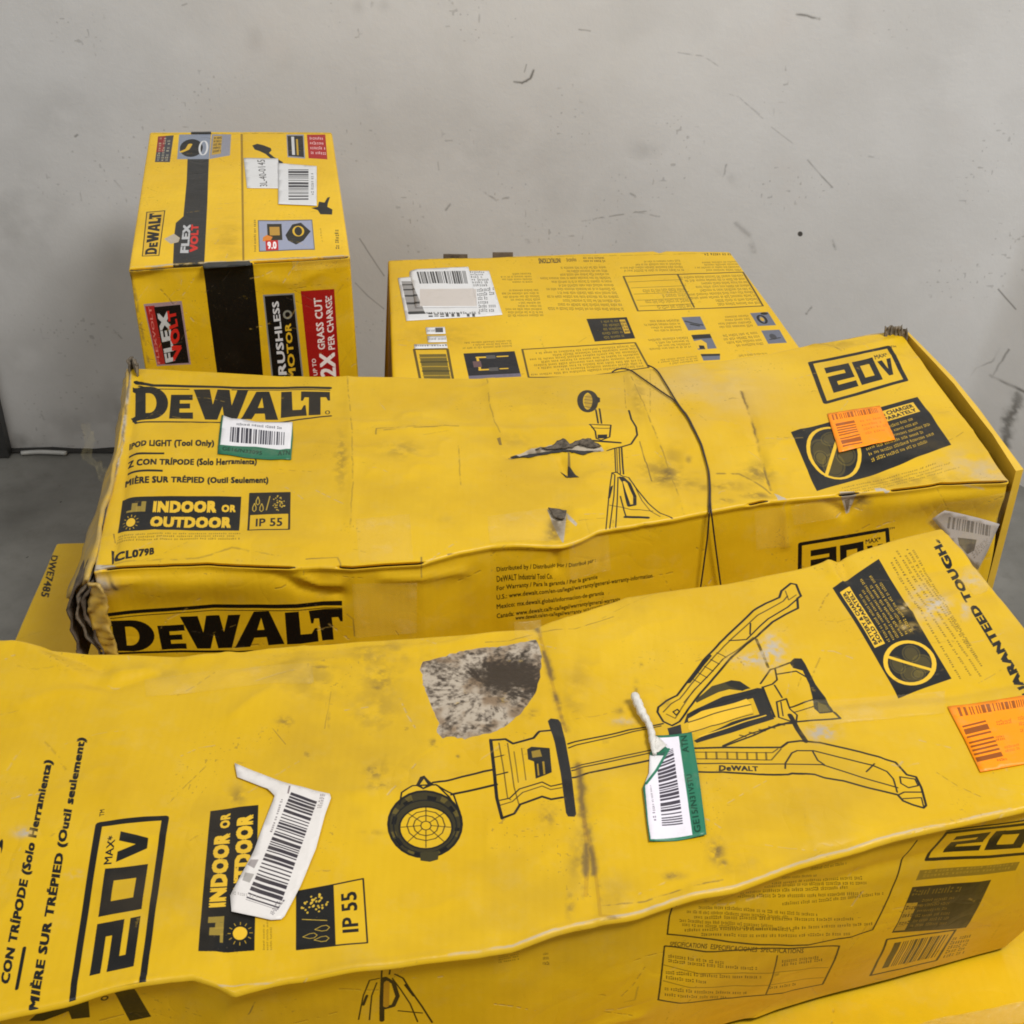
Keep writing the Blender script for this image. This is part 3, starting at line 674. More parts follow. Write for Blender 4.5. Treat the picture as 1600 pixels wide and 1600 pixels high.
def floor_mat():
    m, nt, b = new_mat('concrete_floor'); n1 = noise(nt, 3.2, 6, .6); n2 = noise(nt, 26, 6, .7); n3 = noise(nt, 70, 2, .5)
    c = mixc(nt, ramp(nt, n1, .38, .62), (.135, .132, .118), (.225, .22, .20)); c = mixc(nt, math_(nt, 'MULTIPLY', ramp(nt, n2, .5, .75), .35), c, (.11, .10, .085))
    c = mixc(nt, ramp(nt, n3, .735, .76), c, (.03, .03, .028))
    nt.links.new(c, b.inputs['Base Color']); b.inputs['Roughness'].default_value = .38
    bp = N(nt, 'ShaderNodeBump'); bp.inputs['Strength'].default_value = .3; bp.inputs['Distance'].default_value = .002; nt.links.new(n2, bp.inputs['Height']); nt.links.new(bp.outputs[0], b.inputs['Normal']); return m
MF = floor_mat()
V = [(x, y, 0.003*math.sin(x*3)*math.cos(y*2)) for y in np.linspace(-2, WY+.02, 30) for x in np.linspace(-3, 3, 40)]
f = [(j*40+i, j*40+i+1, (j+1)*40+i+1, (j+1)*40+i) for j in range(29) for i in range(39)]
tag(mesh_obj('floor', V, f, MF), kind='structure')
# joint where wall meets floor: a dark gap strip and a pale bead standing in for reflected light
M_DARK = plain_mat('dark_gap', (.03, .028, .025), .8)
V = []; 
for i, x in enumerate(np.linspace(-2.4, .72, 80)):
    j = .002*math.sin(i*1.7)+.001*math.sin(i*.6)
    V += [(x, WY-.004, .010+j), (x, WY-.014, .005)]
tag(mesh_obj('floor_joint', V, [(2*i, 2*i+1, 2*i+3, 2*i+2) for i in range(79)], M_DARK), kind='structure')
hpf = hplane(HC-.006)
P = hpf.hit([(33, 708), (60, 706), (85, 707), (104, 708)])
so = tube([resample(P, 14)], .0045, 'seam_highlight', plain_mat('pale_highlight', (.6, .6, .57), .4), None); tag(so, kind='structure')
# steel post foot at the left edge
a = WP.hit([(-6, 600), (2, 640), (10, 668), (22, 706)])
post = slab('steel_post', None, [(a[0][0]-.04, WY-.03, a[0][2]+.5), (a[0][0]+.006, WY-.03, a[0][2]+.5), (a[3][0], WY-.03, .003), (a[3][0]-.045, WY-.03, .003)], (0, 1, 0), .022, plain_mat('dark_steel', (.07, .07, .068), .45, metal=.6))
tag(post, 'dark steel post foot against the wall at the left edge of the picture', 'post')

M_SLIT_SHADE = plain_mat('shaded_board_inside', (.06, .045, .03), .95, .2, 60)  # brown board inside, blackened to put the slits' shade into the colour
# ================================================================== BOX C: upright trimmer box
def parts_of(o): return o
GREY = (.56, .56, .60); RED = (.72, .13, .10)
def build_trimmer():
    c = Carton(.73, z1([(205, 100), (450, 97), (580, 95), (900, 97), (1290, 100)]), z1([(78, 918), (200, 905), (520, 888), (800, 872), (1100, 858), (1398, 838)]), HC-.005, (0, .0), (0, 0), r=.0035, seed=31, nz=.0008, lip=.002)
    lo, hi = bounds(c.P, z1([(70, 930), (1410, 930), (180, 80), (1300, 80)])); T = Layer(c.P, lo, hi, 2600)
    lo, hi = bounds(c.FP, z1([(70, 900), (1410, 830), (1460, 1700), (240, 1700)]), .03); F = Layer(c.FP, lo, hi, 2600)
    G = lambda *p: Q(z1, *p)
    T.poly(z1([(430, 262), (558, 258), (548, 520), (528, 915), (341, 925), (350, 720), (360, 640), (405, 600), (425, 400)]), (.17, .17, .165))
    q = G((262, 835), (298, 565), (185, 575), (158, 840)); T.rect(q, 0, 0, 1, 1, BLK); T.rect(q, .015, .05, .985, .95, YEL)
    logo(T, q.sub(.04, .17, .96, .83), BLK, False)
    T.text('FLEX', G((436, 820), (450, 648), (405, 650), (385, 820)), (.72, .72, .72), .05); T.text('VOLT', G((492, 815), (497, 648), (452, 650), (440, 815)), (.80, .16, .12), .05)
    T.target = 'bare'; T.poly(z1([(290, 735), (320, 720), (350, 705), (385, 730), (375, 755), (330, 765)])); T.target = 'ink'
    T.stroke(z1([(752, 110), (757, 480), (762, 865)]), 1.6, (.5, .38, .1), .8)
    q = G((325, 280), (348, 118), (255, 126), (236, 280)); T.rect(q, 0, 0, 1, 1, (.25, .25, .27)); T.rect(q, .4, .5, 1, 1, (.55, .15, .14)); T.greek(q.sub(.05, .05, .9, .9), 3, (.75, .72, .6), .8, .6, 4, .1, 9)
    q = G((368, 262), (558, 262), (570, 110), (380, 114)); T.rect(q, 0, 0, 1, 1, (.53, .56, .62)); T.disc(q, .42, .45, .36, .36, (.08, .08, .08)); T.ring(q, .8, .45, .12, .28, 1.4, (.85, .85, .85)); T.stroke(q([(.12, .3), (.3, .4), (.38, .6)]), 3.2, YEL)
    q = G((560, 262), (682, 240), (690, 112), (575, 112)); T.rect(q, 0, 0, 1, 1, GREY); T.rect(q, .08, .15, .5, .93, (.75, .6, .2)); T.greek(q.sub(.12, .2, .46, .9), 5, BLK, .9, .7, 8, 0, 8)
    q = G((1025, 250), (1130, 258), (1122, 115), (1018, 115)); T.rect(q, 0, 0, 1, 1, GREY); T.rect(q, .06, .06, .94, .94, (.1, .1, .1)); T.rect(q, .28, .12, .45, .9, (.8, .8, .8)); T.rect(q, .55, .12, .66, .8, (.75, .6, .1))
    q = G((1150, 255), (1262, 262), (1250, 116), (1140, 116)); T.rect(q, 0, 0, 1, 1, (.66, .10, .10)); T.greek(q.sub(.15, .1, .9, .9), 4, (.9, .8, .8), .9, .6, 3, .1, 8)
    T.poly(z1([(815, 180), (845, 170), (880, 178), (925, 195), (930, 210), (915, 225), (945, 250), (1000, 280), (985, 292), (930, 262), (895, 232), (860, 215), (830, 205)]), (.13, .12, .1))
    T.poly(z1([(1165, 552), (1205, 545), (1212, 515), (1245, 520), (1262, 490), (1278, 486), (1265, 525), (1262, 545), (1292, 560), (1290, 592), (1220, 590), (1205, 565)]), (.1, .1, .09))
    q = G((855, 812), (1188, 800), (1172, 622), (848, 626)); T.rect(q, 0, 0, 1, 1, (.35, .35, .36)); T.rect(q, .015, .03, .985, .97, (.60, .62, .70))
    T.rect(q, .16, .34, .42, .88, (.16, .14, .08)); T.rect(q, .20, .5, .38, .78, (.72, .55, .2)); T.poly(q([(.07, .32), (.2, .3), (.25, .45), (.15, .52), (.08, .45)]), (.85, .5, .15)); T.rect(q, .12, .03, .34, .34, (.75, .12, .10)); T.text('9.0', q.sub(.15, .07, .31, .3), (.95, .95, .95), .04)
    T.poly(q([(.48, .5), (.62, .85), (.78, .9), (.95, .6), (.8, .3), (.66, .18), (.52, .32)]), (.12, .12, .1)); T.ring(q, .72, .62, .09, .16, 1.6, YEL)
    T.greek(G((838, 812), (838, 625), (822, 625), (826, 812)), 1, BLK, .9, .9, 6, 0, 22); T.greek(G((1335, 795), (1330, 690), (1305, 690), (1312, 795)), 1, BLK, .9, .9, 7, 0, 8)
    # stickers
    T.target = 'stk'; T.stk[..., :3] = .86
    q = G((905, 425), (890, 268), (845, 270), (862, 428)); T.text('3L-40-0145', q, (.2, .2, .2), .0)
    q = G((1150, 512), (1150, 325), (1030, 325), (1032, 512)); T.barcode(q, 26, (.25, .25, .27), 5); T.greek(G((1185, 480), (1180, 350), (1162, 350), (1166, 480)), 1, (.45, .45, .45), .9, .9, 5, 0, 12)
    T.target = 'ink'; T.grime(41, .12); T.soft_line(z1([(80, 905), (520, 876), (800, 862), (1395, 835)]), 3.0, .75, 1, 5); T.soft_line(z1([(85, 915), (600, 885), (1395, 842)]), 1.6, .85, 0, 6)
    T.soft_line(z1([(205, 110), (1290, 108)]), 2, .5, 0, 9); T.blot(z1([(680, 760)])[0], 30, 40, 0, .25, 0, 5)
    # front
    F.poly(z1([(515, 860), (810, 845), (820, 900), (850, 1200), (892, 1700), (628, 1700), (560, 1200), (530, 960)]), (.045, .042, .036))
    q = G((450, 1485), (395, 1108), (168, 1128), (248, 1495)); F.rect(q, 0, 0, 1, 1, (.60, .50, .50)); F.rect(q, .03, .72, .97, .97, (.62, .14, .12)); F.rect(q, .03, .05, .95, .74, (.07, .06, .055))
    F.text('FLEX', G((357, 1462), (315, 1165), (248, 1175), (300, 1476)), (.74, .74, .73), .05); F.text('VOLT', G((402, 1420), (358, 1160), (307, 1168), (345, 1470)), (.76, .15, .11), .05)
    F.text('FLEXVOLT', G((268, 1480), (212, 1140), (196, 1142), (252, 1480)), (.85, .6, .55), .02, .7)
    q = G((1135, 1700), (1065, 1062), (878, 1072), (945, 1700)); F.rect(q, 0, 0, 1, 1, (.5, .5, .48)); F.rect(q, 0, .05, .985, .95, (.055, .055, .05))
    F.text('BRUSHLESS', G((1030, 1620), (972, 1108), (932, 1115), (978, 1620)), (.80, .80, .80), .03); F.text('MOTOR', G((1080, 1580), (1045, 1240), (1008, 1242), (1035, 1590)), (.82, .66, .15), .03)
    F.ring(G((1050, 1215), (1050, 1165), (1000, 1165), (1000, 1215)), .5, .5, .42, .42, 2.5, (.5, .5, .45)); 
    q = G((1345, 1700), (1303, 1038), (1103, 1050), (1170, 1700)); F.rect(q, 0, 0, 1, 1, (.60, .09, .085))
    F.text('GRASS CUT', G((1250, 1395), (1228, 1088), (1180, 1092), (1207, 1400)), (.88, .84, .82), .025); F.text('PER CHARGE', G((1308, 1395), (1288, 1075), (1250, 1100), (1268, 1400)), (.88, .84, .82), .025)
    F.text('2X', G((1315, 1560), (1306, 1412), (1212, 1418), (1222, 1562)), (.9, .88, .86), .03); F.text('UP TO', G((1205, 1550), (1193, 1450), (1168, 1452), (1180, 1552)), (.88, .84, .82), .025)
    F.text('-', G((1262, 1095), (1260, 1080), (1250, 1080), (1252, 1095)), (.8, .8, .8)); F.grime(51, .15); F.soft_line(z1([(90, 940), (300, 915)]), 3, .6, 0, 3)
    F.soft_line(z1([(90, 960), (130, 1150), (200, 1480)]), 3, .5, 0, 3); F.soft_line(z1([(1405, 860), (1430, 1200), (1450, 1540)]), 3, .55, 0, 4)
    c.crease(z1([(752, 100), (757, 480), (762, 868)]), -.0010, .002)
    c.dent(z1([(150, 990)])[0], .03, .02, -.006, .6, True); c.crease(z1([(110, 985), (180, 960), (240, 940)]), -.003, .004, True); c.crease(z1([(900, 980), (1080, 1000), (1220, 930)]), .003, .012, True)
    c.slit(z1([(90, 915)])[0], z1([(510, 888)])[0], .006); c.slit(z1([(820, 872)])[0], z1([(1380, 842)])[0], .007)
    root = thing('carton', (float(c.ft[:, 0].mean()), float(c.ft[:, 1].mean()), 0), 'tall yellow carton at back left with a black band and white top stickers', 'box')
    c.build('body', root, [card_mat('trimmer_top', T, 1.22), card_mat('trimmer_front', F, 1.0), M_YSIDE, M_SLIT_SHADE], T, F)
    MS = stk_mat('trimmer_sticker', T)
    tag(c.sheet('sticker', root, z1([(765, 258), (970, 260), (985, 438), (785, 436)]), MS, T, .0009), 'small white number sticker')
    tag(c.sheet('sticker', root, z1([(970, 290), (1200, 308), (1200, 545), (972, 536)]), MS, T, .0018), 'white barcode sticker')
    mb = plain_mat('black_vinyl_tape', (.02, .02, .018), .28, .1, 60, .5, .001)
    c.sheet('tape_strip', root, z1([(555, 880), (520, 888), (528, 915), (700, 905), (812, 895), (800, 870)]), mb, T, .0012)
    c.sheet('tape_strip', root, z1([(452, 112), (452, 100), (570, 99), (572, 112)]), mb, T, .0010)
    # dented bright tape over the front edge
    c.sheet('tape_strip', root, z1([(1060, 925), (1395, 900), (1408, 850), (1050, 868)]), M_TAPE, T, .0010, front=True)
build_trimmer()

# ================================================================== BOX D: flat box with small print
def build_print_box():
    c = Carton(.86, z0([(606, 406), (700, 403), (757, 402), (800, 400), (900, 396), (1020, 391), (1030, 394), (1040, 391), (1141, 393)]), z0([(613, 598), (900, 594), (1284, 588)]), HC-.004, (-.045, 0), (-.045, 0), r=.0035, seed=61, nz=.0008)
    lo, hi = bounds(c.P, [(600, 390), (1145, 390), (1290, 600), (608, 600)]); T = Layer(c.P, lo, hi, 2600)
    lo, hi = bounds(c.FP, [(606, 598), (1290, 588)], .02); F = Layer(c.FP, lo-.1, hi, 300)
    OL = (.42, .33, .07); g1 = lambda *p: Q(s1, *p); g2 = lambda *p: Q(s2, *p)
    def up(q): return Quad(*q([(1, 1), (0, 1), (0, 0), (1, 0)]))
    def gk(q, rows, sd, al=.85, dens=40, ragged=.45, col=OL, skip=.0): T.greek(up(q), rows, col, al, .7, sd, ragged, dens, skip)
    gk(g1((930, 310), (1160, 310), (1145, 225), (910, 230)), 4, 1, dens=26); gk(g1((960, 575), (1245, 572), (1200, 350), (920, 355)), 9, 2, dens=30)
    T.text("INSTRUCTIONS", up(g1((1210, 160), (1382, 152), (1375, 115), (1205, 118))), BLK, .03); T.greek(g1((1430, 148), (1500, 145), (1492, 112), (1425, 115)), 1, BLK, .9, .9, 3, 0, 7)
    gk(g2((45, 132), (205, 130), (190, 88), (40, 92)), 2, 5, .95, 16, .1, BLK)
    q = Q(z0, *(s1([(1280, 520)])+s2([(335, 468)])+s2([(200, 150)])+s1([(1200, 180)]))); gk(q, 12, 7, .85, 60, .5)
    gk(g2((310, 198), (752, 195), (715, 108), (310, 120)), 4, 9, dens=50); gk(g2((830, 195), (1150, 192), (1110, 118), (830, 125)), 4, 10, dens=36)
    T.stroke(s2([(330, 228), (1160, 200), (1298, 438), (430, 470)]), 1.6, BLK, .85, True); T.stroke(s2([(705, 215), (820, 445)]), 1.6, BLK, .85)
    gk(g2((420, 462), (805, 450), (710, 225), (345, 240)), 6, 12, .7, 44, .6, skip=.25); gk(g2((830, 440), (1280, 425), (1150, 210), (720, 225)), 9, 13, .85, 48, .5)
    for k in range(5): T.stroke(s2([(365+k*20, 268+k*42), (740+k*20, 252+k*42)]), 1.0, BLK, .6)
    T.rect(g2((70, 525), (70, 523), (1, 1), (0, 0)), 0, 0, 0, 0) if False else None
    q = g2((130, 682), (412, 660), (352, 512), (72, 524)); T.rect(q, 0, 0, 1, 1, (.12, .115, .10)); gk(q.sub(.25, .08, .74, .95), 5, 15, .9, 14, .2, (.6, .5, .15)); T.rect(q, .78, .25, .93, .9, (.78, .62, .15)); gk(q.sub(.8, .3, .91, .85), 4, 16, .9, 5, .1, BLK)
    for k, (p, f) in enumerate([([(780, 605), (905, 598), (862, 508), (732, 514)], 0), ([(848, 738), (978, 728), (930, 628), (800, 636)], 1), ([(885, 815), (1000, 808), (1000, 765), (865, 768)], 2), ([(1262, 575), (1390, 570), (1332, 480), (1208, 486)], 3), ([(1335, 698), (1465, 690), (1412, 600), (1285, 606)], 4)]):
        q = g2(*p); T.rect(q, 0, 0, 1, 1, (.40, .41, .46))
        if f == 0: T.stroke(q([(.1, .7), (.5, .5), (.9, .35)]), 2, (.2, .2, .2)); T.stroke(q([(.3, .45), (.7, .3)]), 2, (.15, .15, .15))
        if f == 1: T.rect(q, 0, .72, 1, 1, (.12, .11, .1)); T.poly(q([(0, .1), (0, .6), (.4, .65), (.6, .4), (.5, 0)]), YEL); T.poly(q([(.1, .05), (.15, .3), (.4, .25), (.38, 0)]), BLK)
        if f == 3: T.ring(q, .45, .48, .2, .3, 2, BLK); T.disc(q, .45, .48, .1, .15, (.75, .6, .2)); T.disc(q, .75, .9, .2, .1, BLK)
        if f == 4: T.disc(q, .45, .5, .18, .22, (.25, .25, .27)); T.stroke(q([(.2, .3), (.8, .4)]), 1.5, (.2, .2, .2))
        if f == 2: T.rect(q, 0, .7, 1, 1, (.12, .12, .1))
    gk(g2((505, 615), (735, 608), (712, 520), (450, 530)), 4, 21, .85, 26, .3); gk(g2((520, 740), (800, 722), (770, 640), (450, 662)), 4, 22, .85, 28, .3); gk(g2((570, 850), (850, 818), (835, 775), (580, 800)), 3, 23, .85, 26, .3)
    gk(g2((990, 590), (1230, 582), (1190, 490), (965, 505)), 4, 24, .85, 24, .3); gk(g2((1060, 725), (1305, 705), (1250, 608), (1000, 628)), 4, 25, .85, 24, .3); gk(g2((1140, 790), (1330, 770), (1320, 755), (1130, 768)), 1, 26)
    T.text("DCCS677Y1", up(g2((895, 86), (1088, 84), (1085, 68), (890, 68))), BLK, .03) if False else T.greek(g2((895, 86), (1088, 84), (1085, 68), (890, 68)), 1, BLK, .95, .95, 5, 0, 14)
    T.stroke(s2([(-500+28, 745-160+0), (0, 0)]), 0.01, BLK) if False else None
    P_ = s1([(1080, 828), (1540, 800)])+s2([(410, 690), (505, 862)])+s1([(1560, 1040), (1130, 1045)]); T.stroke(P_, 1.8, BLK, .85, True)
    q = Q(z0, *(s1([(1150, 1035)])+s2([(470, 860)])+s2([(405, 700)])+s1([(1110, 850)]))); gk(q, 8, 28, .85, 62, .25)
    gk(g1((620, 830), (1000, 808), (990, 750), (630, 765)), 3, 31, .85, 36, .4)
    q = g1((665, 1062), (1072, 1040), (1020, 842), (620, 862)); T.rect(q, 0, 0, 1, 1, (.10, .10, .12)); T.rect(q, 0, 0, 1, .13, (.42, .40, .45))
    for k in (0, 1): T.stroke(q([(.25, .78-.45*k), (.25, .6-.1*k+0.06), ]), 2.2, YEL); T.stroke(q([(.24, .82-.48*k), (.42, .82-.48*k)]), 2.6, YEL); T.rect(q, .42, .75-.48*k, .6, .89-.48*k, (.32, .31, .3)); T.stroke(q([(.64, .82-.48*k), (.84-.06*k, .82-.48*k)]), 2.0, YEL)
    T.rect(q, .14, .45, .3, .68, (.4, .3, .3))
    q = g1((290, 1100), (545, 1095), (495, 828), (235, 830)); T.stroke(q([(0, -.3), (0, 1), (1, 1), (1, -.3)]), 2.2, BLK, .85); T.rect(q, .12, 0, .93, .86, (.42, .36, .12)); 
    for k in range(6): T.rect(q, .1, .1+.13*k, .95, .13+.13*k, (.66, .54, .14) if k % 2 else (.2, .18, .06))
    T.text('TM', g1((1, 1), (2, 1), (2, 0), (1, 0)), BLK) if False else None
    # stickers
    T.target = 'stk'; T.stk[..., :3] = .87; K = (.22, .22, .22); M = (.6, .59, .58)
    for a, b in [((135, 300), (345, 0)),]: pass
    q = g1((195, 560), (330, 556), (215, 300), (135, 300)); T.rect(q, 0, 0, .95, 1, M); [T.rect(q, 0, k/5, .95, k/5+.05, K) for k in range(5)]
    T.greek(g1((190, 560), (740, 560), (735, 540), (185, 540)), 1, K, .9, .8, 2, 0, 30)
    for p, sd in (([(700, 345), (850, 345), (800, 225), (670, 225)], 3), ([(745, 545), (870, 545), (850, 345), (725, 360)], 4)): T.greek(g1(*p), 6, (.4, .4, .4), .9, .8, sd, .5, 9)
    q = g1((280, 325), (655, 325), (635, 228), (255, 232)); T.stk_save = None; T.barcode(q, 50, (.25, .25, .25), 9); T.rect(g1((380, 350), (500, 350), (498, 322), (378, 322)), 0, 0, 1, 1, (.87, .87, .87))
    T.rect(g1((280, 500), (725, 500), (720, 362), (280, 368)), 0, 0, 1, 1, (.80, .77, .74))
    T.greek(g1((350, 590), (700, 585), (695, 545), (345, 548)), 1, K, .85, .8, 6, 0, 8)
    for p in ([(335, 700), (395, 700), (395, 675), (335, 678)], [(340, 765), (480, 762), (478, 740), (345, 742)], [(245, 815), (485, 812), (480, 795), (245, 800)]): T.greek(g1(*p), 1, (.45, .45, .45), .9, .8, 6, 0, 12)
    T.rect(g1((402, 700), (462, 700), (460, 665), (400, 666)), 0, 0, 1, 1, (.3, .3, .3))
    T.target = 'ink'; T.grime(71, .10); T.soft_line([(606, 408), (800, 402), (1140, 395)], 1.6, .45, 0, 4); T.blot((690, 525), 60, 20, 0, .2, 0, 4, .01)
    root = thing('carton', (float(c.ft[:, 0].mean()), float(c.ft[:, 1].mean()), 0), 'flat yellow carton by the wall covered in small upside-down print and a shipping label', 'box')
    c.build('body', root, [card_mat('print_box_top', T, 1.10), card_mat('print_box_front', F, 1), M_YSIDE, M_SLIT_SHADE], T, F)
    MS = stk_mat('shipping_sticker', T)
    tag(c.sheet('sticker', root, s1([(108, 275), (200, 265), (200, 225), (820, 220), (925, 560), (740, 575), (175, 610)]), MS, T, .0008), 'large white shipping label full of print')
    tag(c.sheet('sticker', root, s1([(205, 225), (250, 212), (660, 195), (668, 230), (730, 490), (728, 505), (245, 512), (225, 360)]), MS, T, .0018), 'white barcode label with a blank greyish field')
    for p in ([(325, 662), (475, 658), (482, 710), (333, 714)], [(338, 728), (485, 725), (492, 775), (345, 778)], [(235, 795), (490, 788), (497, 822), (240, 828)]): c.sheet('sticker', root, s1(p), MS, T, .0009)
    # hand-hole edges standing above the far edge
    for p in ([(463, 105), (500, 92), (640, 92), (652, 108)], [(848, 92), (880, 80), (985, 75), (1008, 92)]):
        h = c.P.hit(s1(p)); slab('flap_edge', root, [h[0]+[0, 0, -.012], h[3]+[0, 0, -.012], h[3]+[0, .001, .0025], h[0]+[0, .001, .0025]], (0, 1, 0), .004, M_DKRAFT)
build_print_box()

# ================================================================== supporting boxes (mostly hidden)
def build_under():
    # box F carries box B; shows at the left
    h = 1.08; P = hplane(h); lf = [P.px([(88, 848)])[0], P.px([(22, 1000)])[0]]
    c = Carton(h, [(88, 849), (1300, 790)], [(10, 1045), (1420, 985)], HC-.004, r=.004, seed=81, nz=.0012)
    c.bk = np.array([lf[0], [.42, 1.60]]); c.ft = np.array([lf[1]+(lf[1]-lf[0])*.9, [.46, 1.12]])
    L = (c.bk[-1]-c.bk[0])+(c.ft[-1]-c.ft[0]); c.L = L/np.hypot(*L); F0 = np.append(c.ft[0], c.zt); F1 = np.append(c.ft[-1], c.zt); c.FP = FrontPlane(F0, F1-F0, (0, 0, 1)); c.fsetup()
    T = Layer(P, (-.72, .9), (.55, 1.7), 1100); F = Layer(c.FP, (-.1, -1.1), (1.3, .1), 200)
    T.text('DWE7485', Q(a1, (170, 300), (215, 128), (243, 132), (200, 305)).__call__ and Q(a1, (213, 128), (168, 300), (202, 306), (242, 132)), BLK, .03)
    T.grime(82, .2)
    root = thing('carton', (-.1, 1.3, 0), 'plain yellow carton at the left edge, mostly hidden under the middle long box', 'box')
    c.build('body', root, [card_mat('under_box_top', T, .97), card_mat('under_box_front', F, 1), M_YSIDE, M_SLIT_SHADE], T, F)
    # box E carries box A
    c = Carton(1.028, [(0, 0), (1, 0)], [(0, 1), (1, 1)], HC-.004, r=.008, seed=91, nz=.002, step=.004)
    c.bk = np.array([[-.60, .86], [.62, .98]]); c.ft = np.array([[-.55, .34], [.67, .46]])
    L = (c.bk[-1]-c.bk[0])+(c.ft[-1]-c.ft[0]); c.L = L/np.hypot(*L); F0 = np.append(c.ft[0], c.zt); F1 = np.append(c.ft[-1], c.zt); c.FP = FrontPlane(F0, F1-F0, (0, 0, 1)); c.fsetup()
    T = Layer(c.P, (-.65, .3), (.7, 1.0), 900); F = Layer(c.FP, (-.1, -1.1), (1.4, .1), 200)
    T.grime(92, .2); c.dent((1500, 1570), .08, .03, -.004)
    root = thing('carton', (0, .65, 0), 'yellow carton under the front box, only its taped top showing at lower right', 'box')
    c.build('body', root, [card_mat('lower_box_top', T, 1.0, .35, .6), card_mat('lower_box_front', F, 1), M_YSIDE, M_SLIT_SHADE], T, F)
    wr = lambda uv, Pn: .0035*fbm(uv[:, 0], uv[:, 1], .012, 4, 3)
    for p in ([(1400, 1612), (1480, 1586), (1600, 1566), (1680, 1556), (1680, 1590), (1480, 1612), (1400, 1640)],):
        c.sheet('tape_strip', root, p, M_TAPE2, T, .0015, curl=wr, cell=.004)
build_under()
GRN = (.18, .42, .31); WHT = (.88, .87, .88)
# ================================================================== BOX B: middle long box
def build_middle():
    bk = [(203, 574), (240, 575), (362, 581), (437, 586), (550, 587), (660, 589), (761, 591), (850, 589), (960, 582), (1016, 575), (1130, 563), (1200, 553), (1249, 542), (1300, 532), (1360, 521), (1406, 516)]
    ft = [(145, 891), (156, 888), (212, 885), (325, 881), (456, 886), (500, 884), (550, 886), (600, 882), (659, 879), (720, 862), (769, 853), (830, 850), (877, 845), (937, 828), (1050, 812), (1120, 797), (1177, 788), (1210, 781), (1324, 770), (1390, 764), (1480, 753), (1579, 750)]
    c = Carton(.80, bk, ft, 1.075, (0, .0), (0, 0), r=.0035, seed=21, nz=.0014, bulge=.004, lip=.003, ridg=.0016)
    lo, hi = bounds(c.P, [(140, 895), (1600, 745), (200, 560), (1410, 505)]); T = Layer(c.P, lo, hi, 2500)
    lo, hi = bounds(c.FP, [(130, 890), (1600, 745), (1560, 960), (180, 1180)], .03); F = Layer(c.FP, lo, hi, 2500)
    G = lambda *p: Q(z3, *p); G4 = lambda *p: Q(z4, *p)
    # big logo on top
    o = lambda g, *p: (lambda q: [T.poly(q(GLY[g][0]), BLK, holes=[q(h) for h in GLY[g][1]])])(G(*p))
    o('D', (283, 282), (436, 280), (432, 146), (285, 140)); o('E', (438, 280), (538, 280), (536, 178), (446, 178)); o('W', (565-20, 282), (770, 285), (768, 158), (540, 156))
    o('A', (735, 286), (893, 284), (885, 163), (750, 165)); o('L', (903, 276), (1012, 268), (1000, 165), (905, 166)); o('T', (985, 268), (1110, 262), (1108, 166), (988, 166))
    T.stroke(z3([(298, 118), (330, 130), (370, 138), (500, 142), (700, 148), (1107, 150)]), 4.2); T.stroke(z3([(310, 135), (350, 152), (520, 155)]), 1.6); T.stroke(z3([(700, 157), (1107, 159)]), 1.4)
    T.stroke(z3([(283, 266), (300, 290), (420, 293), (700, 298), (900, 297), (1112, 268)]), 2.4); T.ring(G((1088, 262), (1108, 262), (1108, 242), (1088, 242)), .5, .5, .4, .4, 1)
    T.text('IPOD LIGHT (Tool Only)', G((268, 402), (626, 405), (627, 370), (270, 368)), BLK, .05); T.rect(G((268, 428), (418, 428), (418, 420), (268, 419)), 0, 0, 1, 1)
    T.text('Z CON TRÍPODE (Solo Herramienta)', G((262, 480), (803, 482), (806, 446), (264, 438)), BLK, .05); T.rect(G((262, 498), (412, 503), (412, 494), (262, 489)), 0, 0, 1, 1)
    T.text('MIÈRE SUR TRÉPIED (Outil Seulement)', G((250, 555), (852, 557), (853, 518), (252, 512)), BLK, .05)
    indoor(T, G((222, 746), (730, 748), (739, 603), (240, 600)))
    ip55(T, G((768, 746), (938, 742), (940, 588), (776, 590)))
    T.greek(G((215, 797), (735, 797), (735, 760), (225, 760)), 3, BLK, .7, .6, 31, .1, 60)
    T.poly(z3([(196, 820), (208, 822), (206, 870), (198, 880)])); T.text('CL079B', G((206, 872), (376, 846), (378, 820), (208, 834)), BLK, .05)
    # tripod light picture
    T.ring(G4((810, 262), (890, 262), (890, 165), (810, 165)), .48, .5, .40, .44, 5.0, (.14, .13, .10)); T.disc(G4((830, 250), (872, 250), (872, 180), (830, 180)), .5, .5, .4, .45, (.70, .56, .16))
    q = G4((830, 250), (872, 250), (872, 180), (830, 180)); [T.stroke(q([(.1, .2+.2*k), (.9, .15+.2*k)]), .8, BLK, .6) for k in range(4)]
    T.poly(z4([(880, 190), (900, 200), (900, 218), (885, 225)])); T.stroke(z4([(882, 250), (892, 305)]), 1.6); T.stroke(z4([(897, 245), (906, 305)]), 1.6)
    T.stroke(z4([(856, 312), (945, 310), (940, 355), (905, 368), (885, 362), (880, 335)]), 1.5, close=True); T.stroke(z4([(865, 325), (942, 322)]), 1); T.rect(G4((890, 362), (930, 360), (930, 345), (890, 347)), 0, 0, 1, 1)
    T.stroke(z4([(868, 370), (985, 376)]), 2.6); [T.stroke(z4(p), w_) for p, w_ in (([(962, 400), (966, 500)], 1.2), ([(980, 395), (985, 505)], 1.2), ([(990, 395), (998, 505)], 1.6), ([(970, 400), (974, 500)], .8))]
    T.stroke(z4([(1020, 250), (1030, 285), (1050, 315), (1055, 345), (1030, 380), (990, 392), (930, 405)]), 1.8)
    T.stroke(z4([(950, 503), (970, 500), (990, 512), (1020, 518), (1045, 560), (1100, 630), (1150, 675), (1205, 697)]), 1.4)
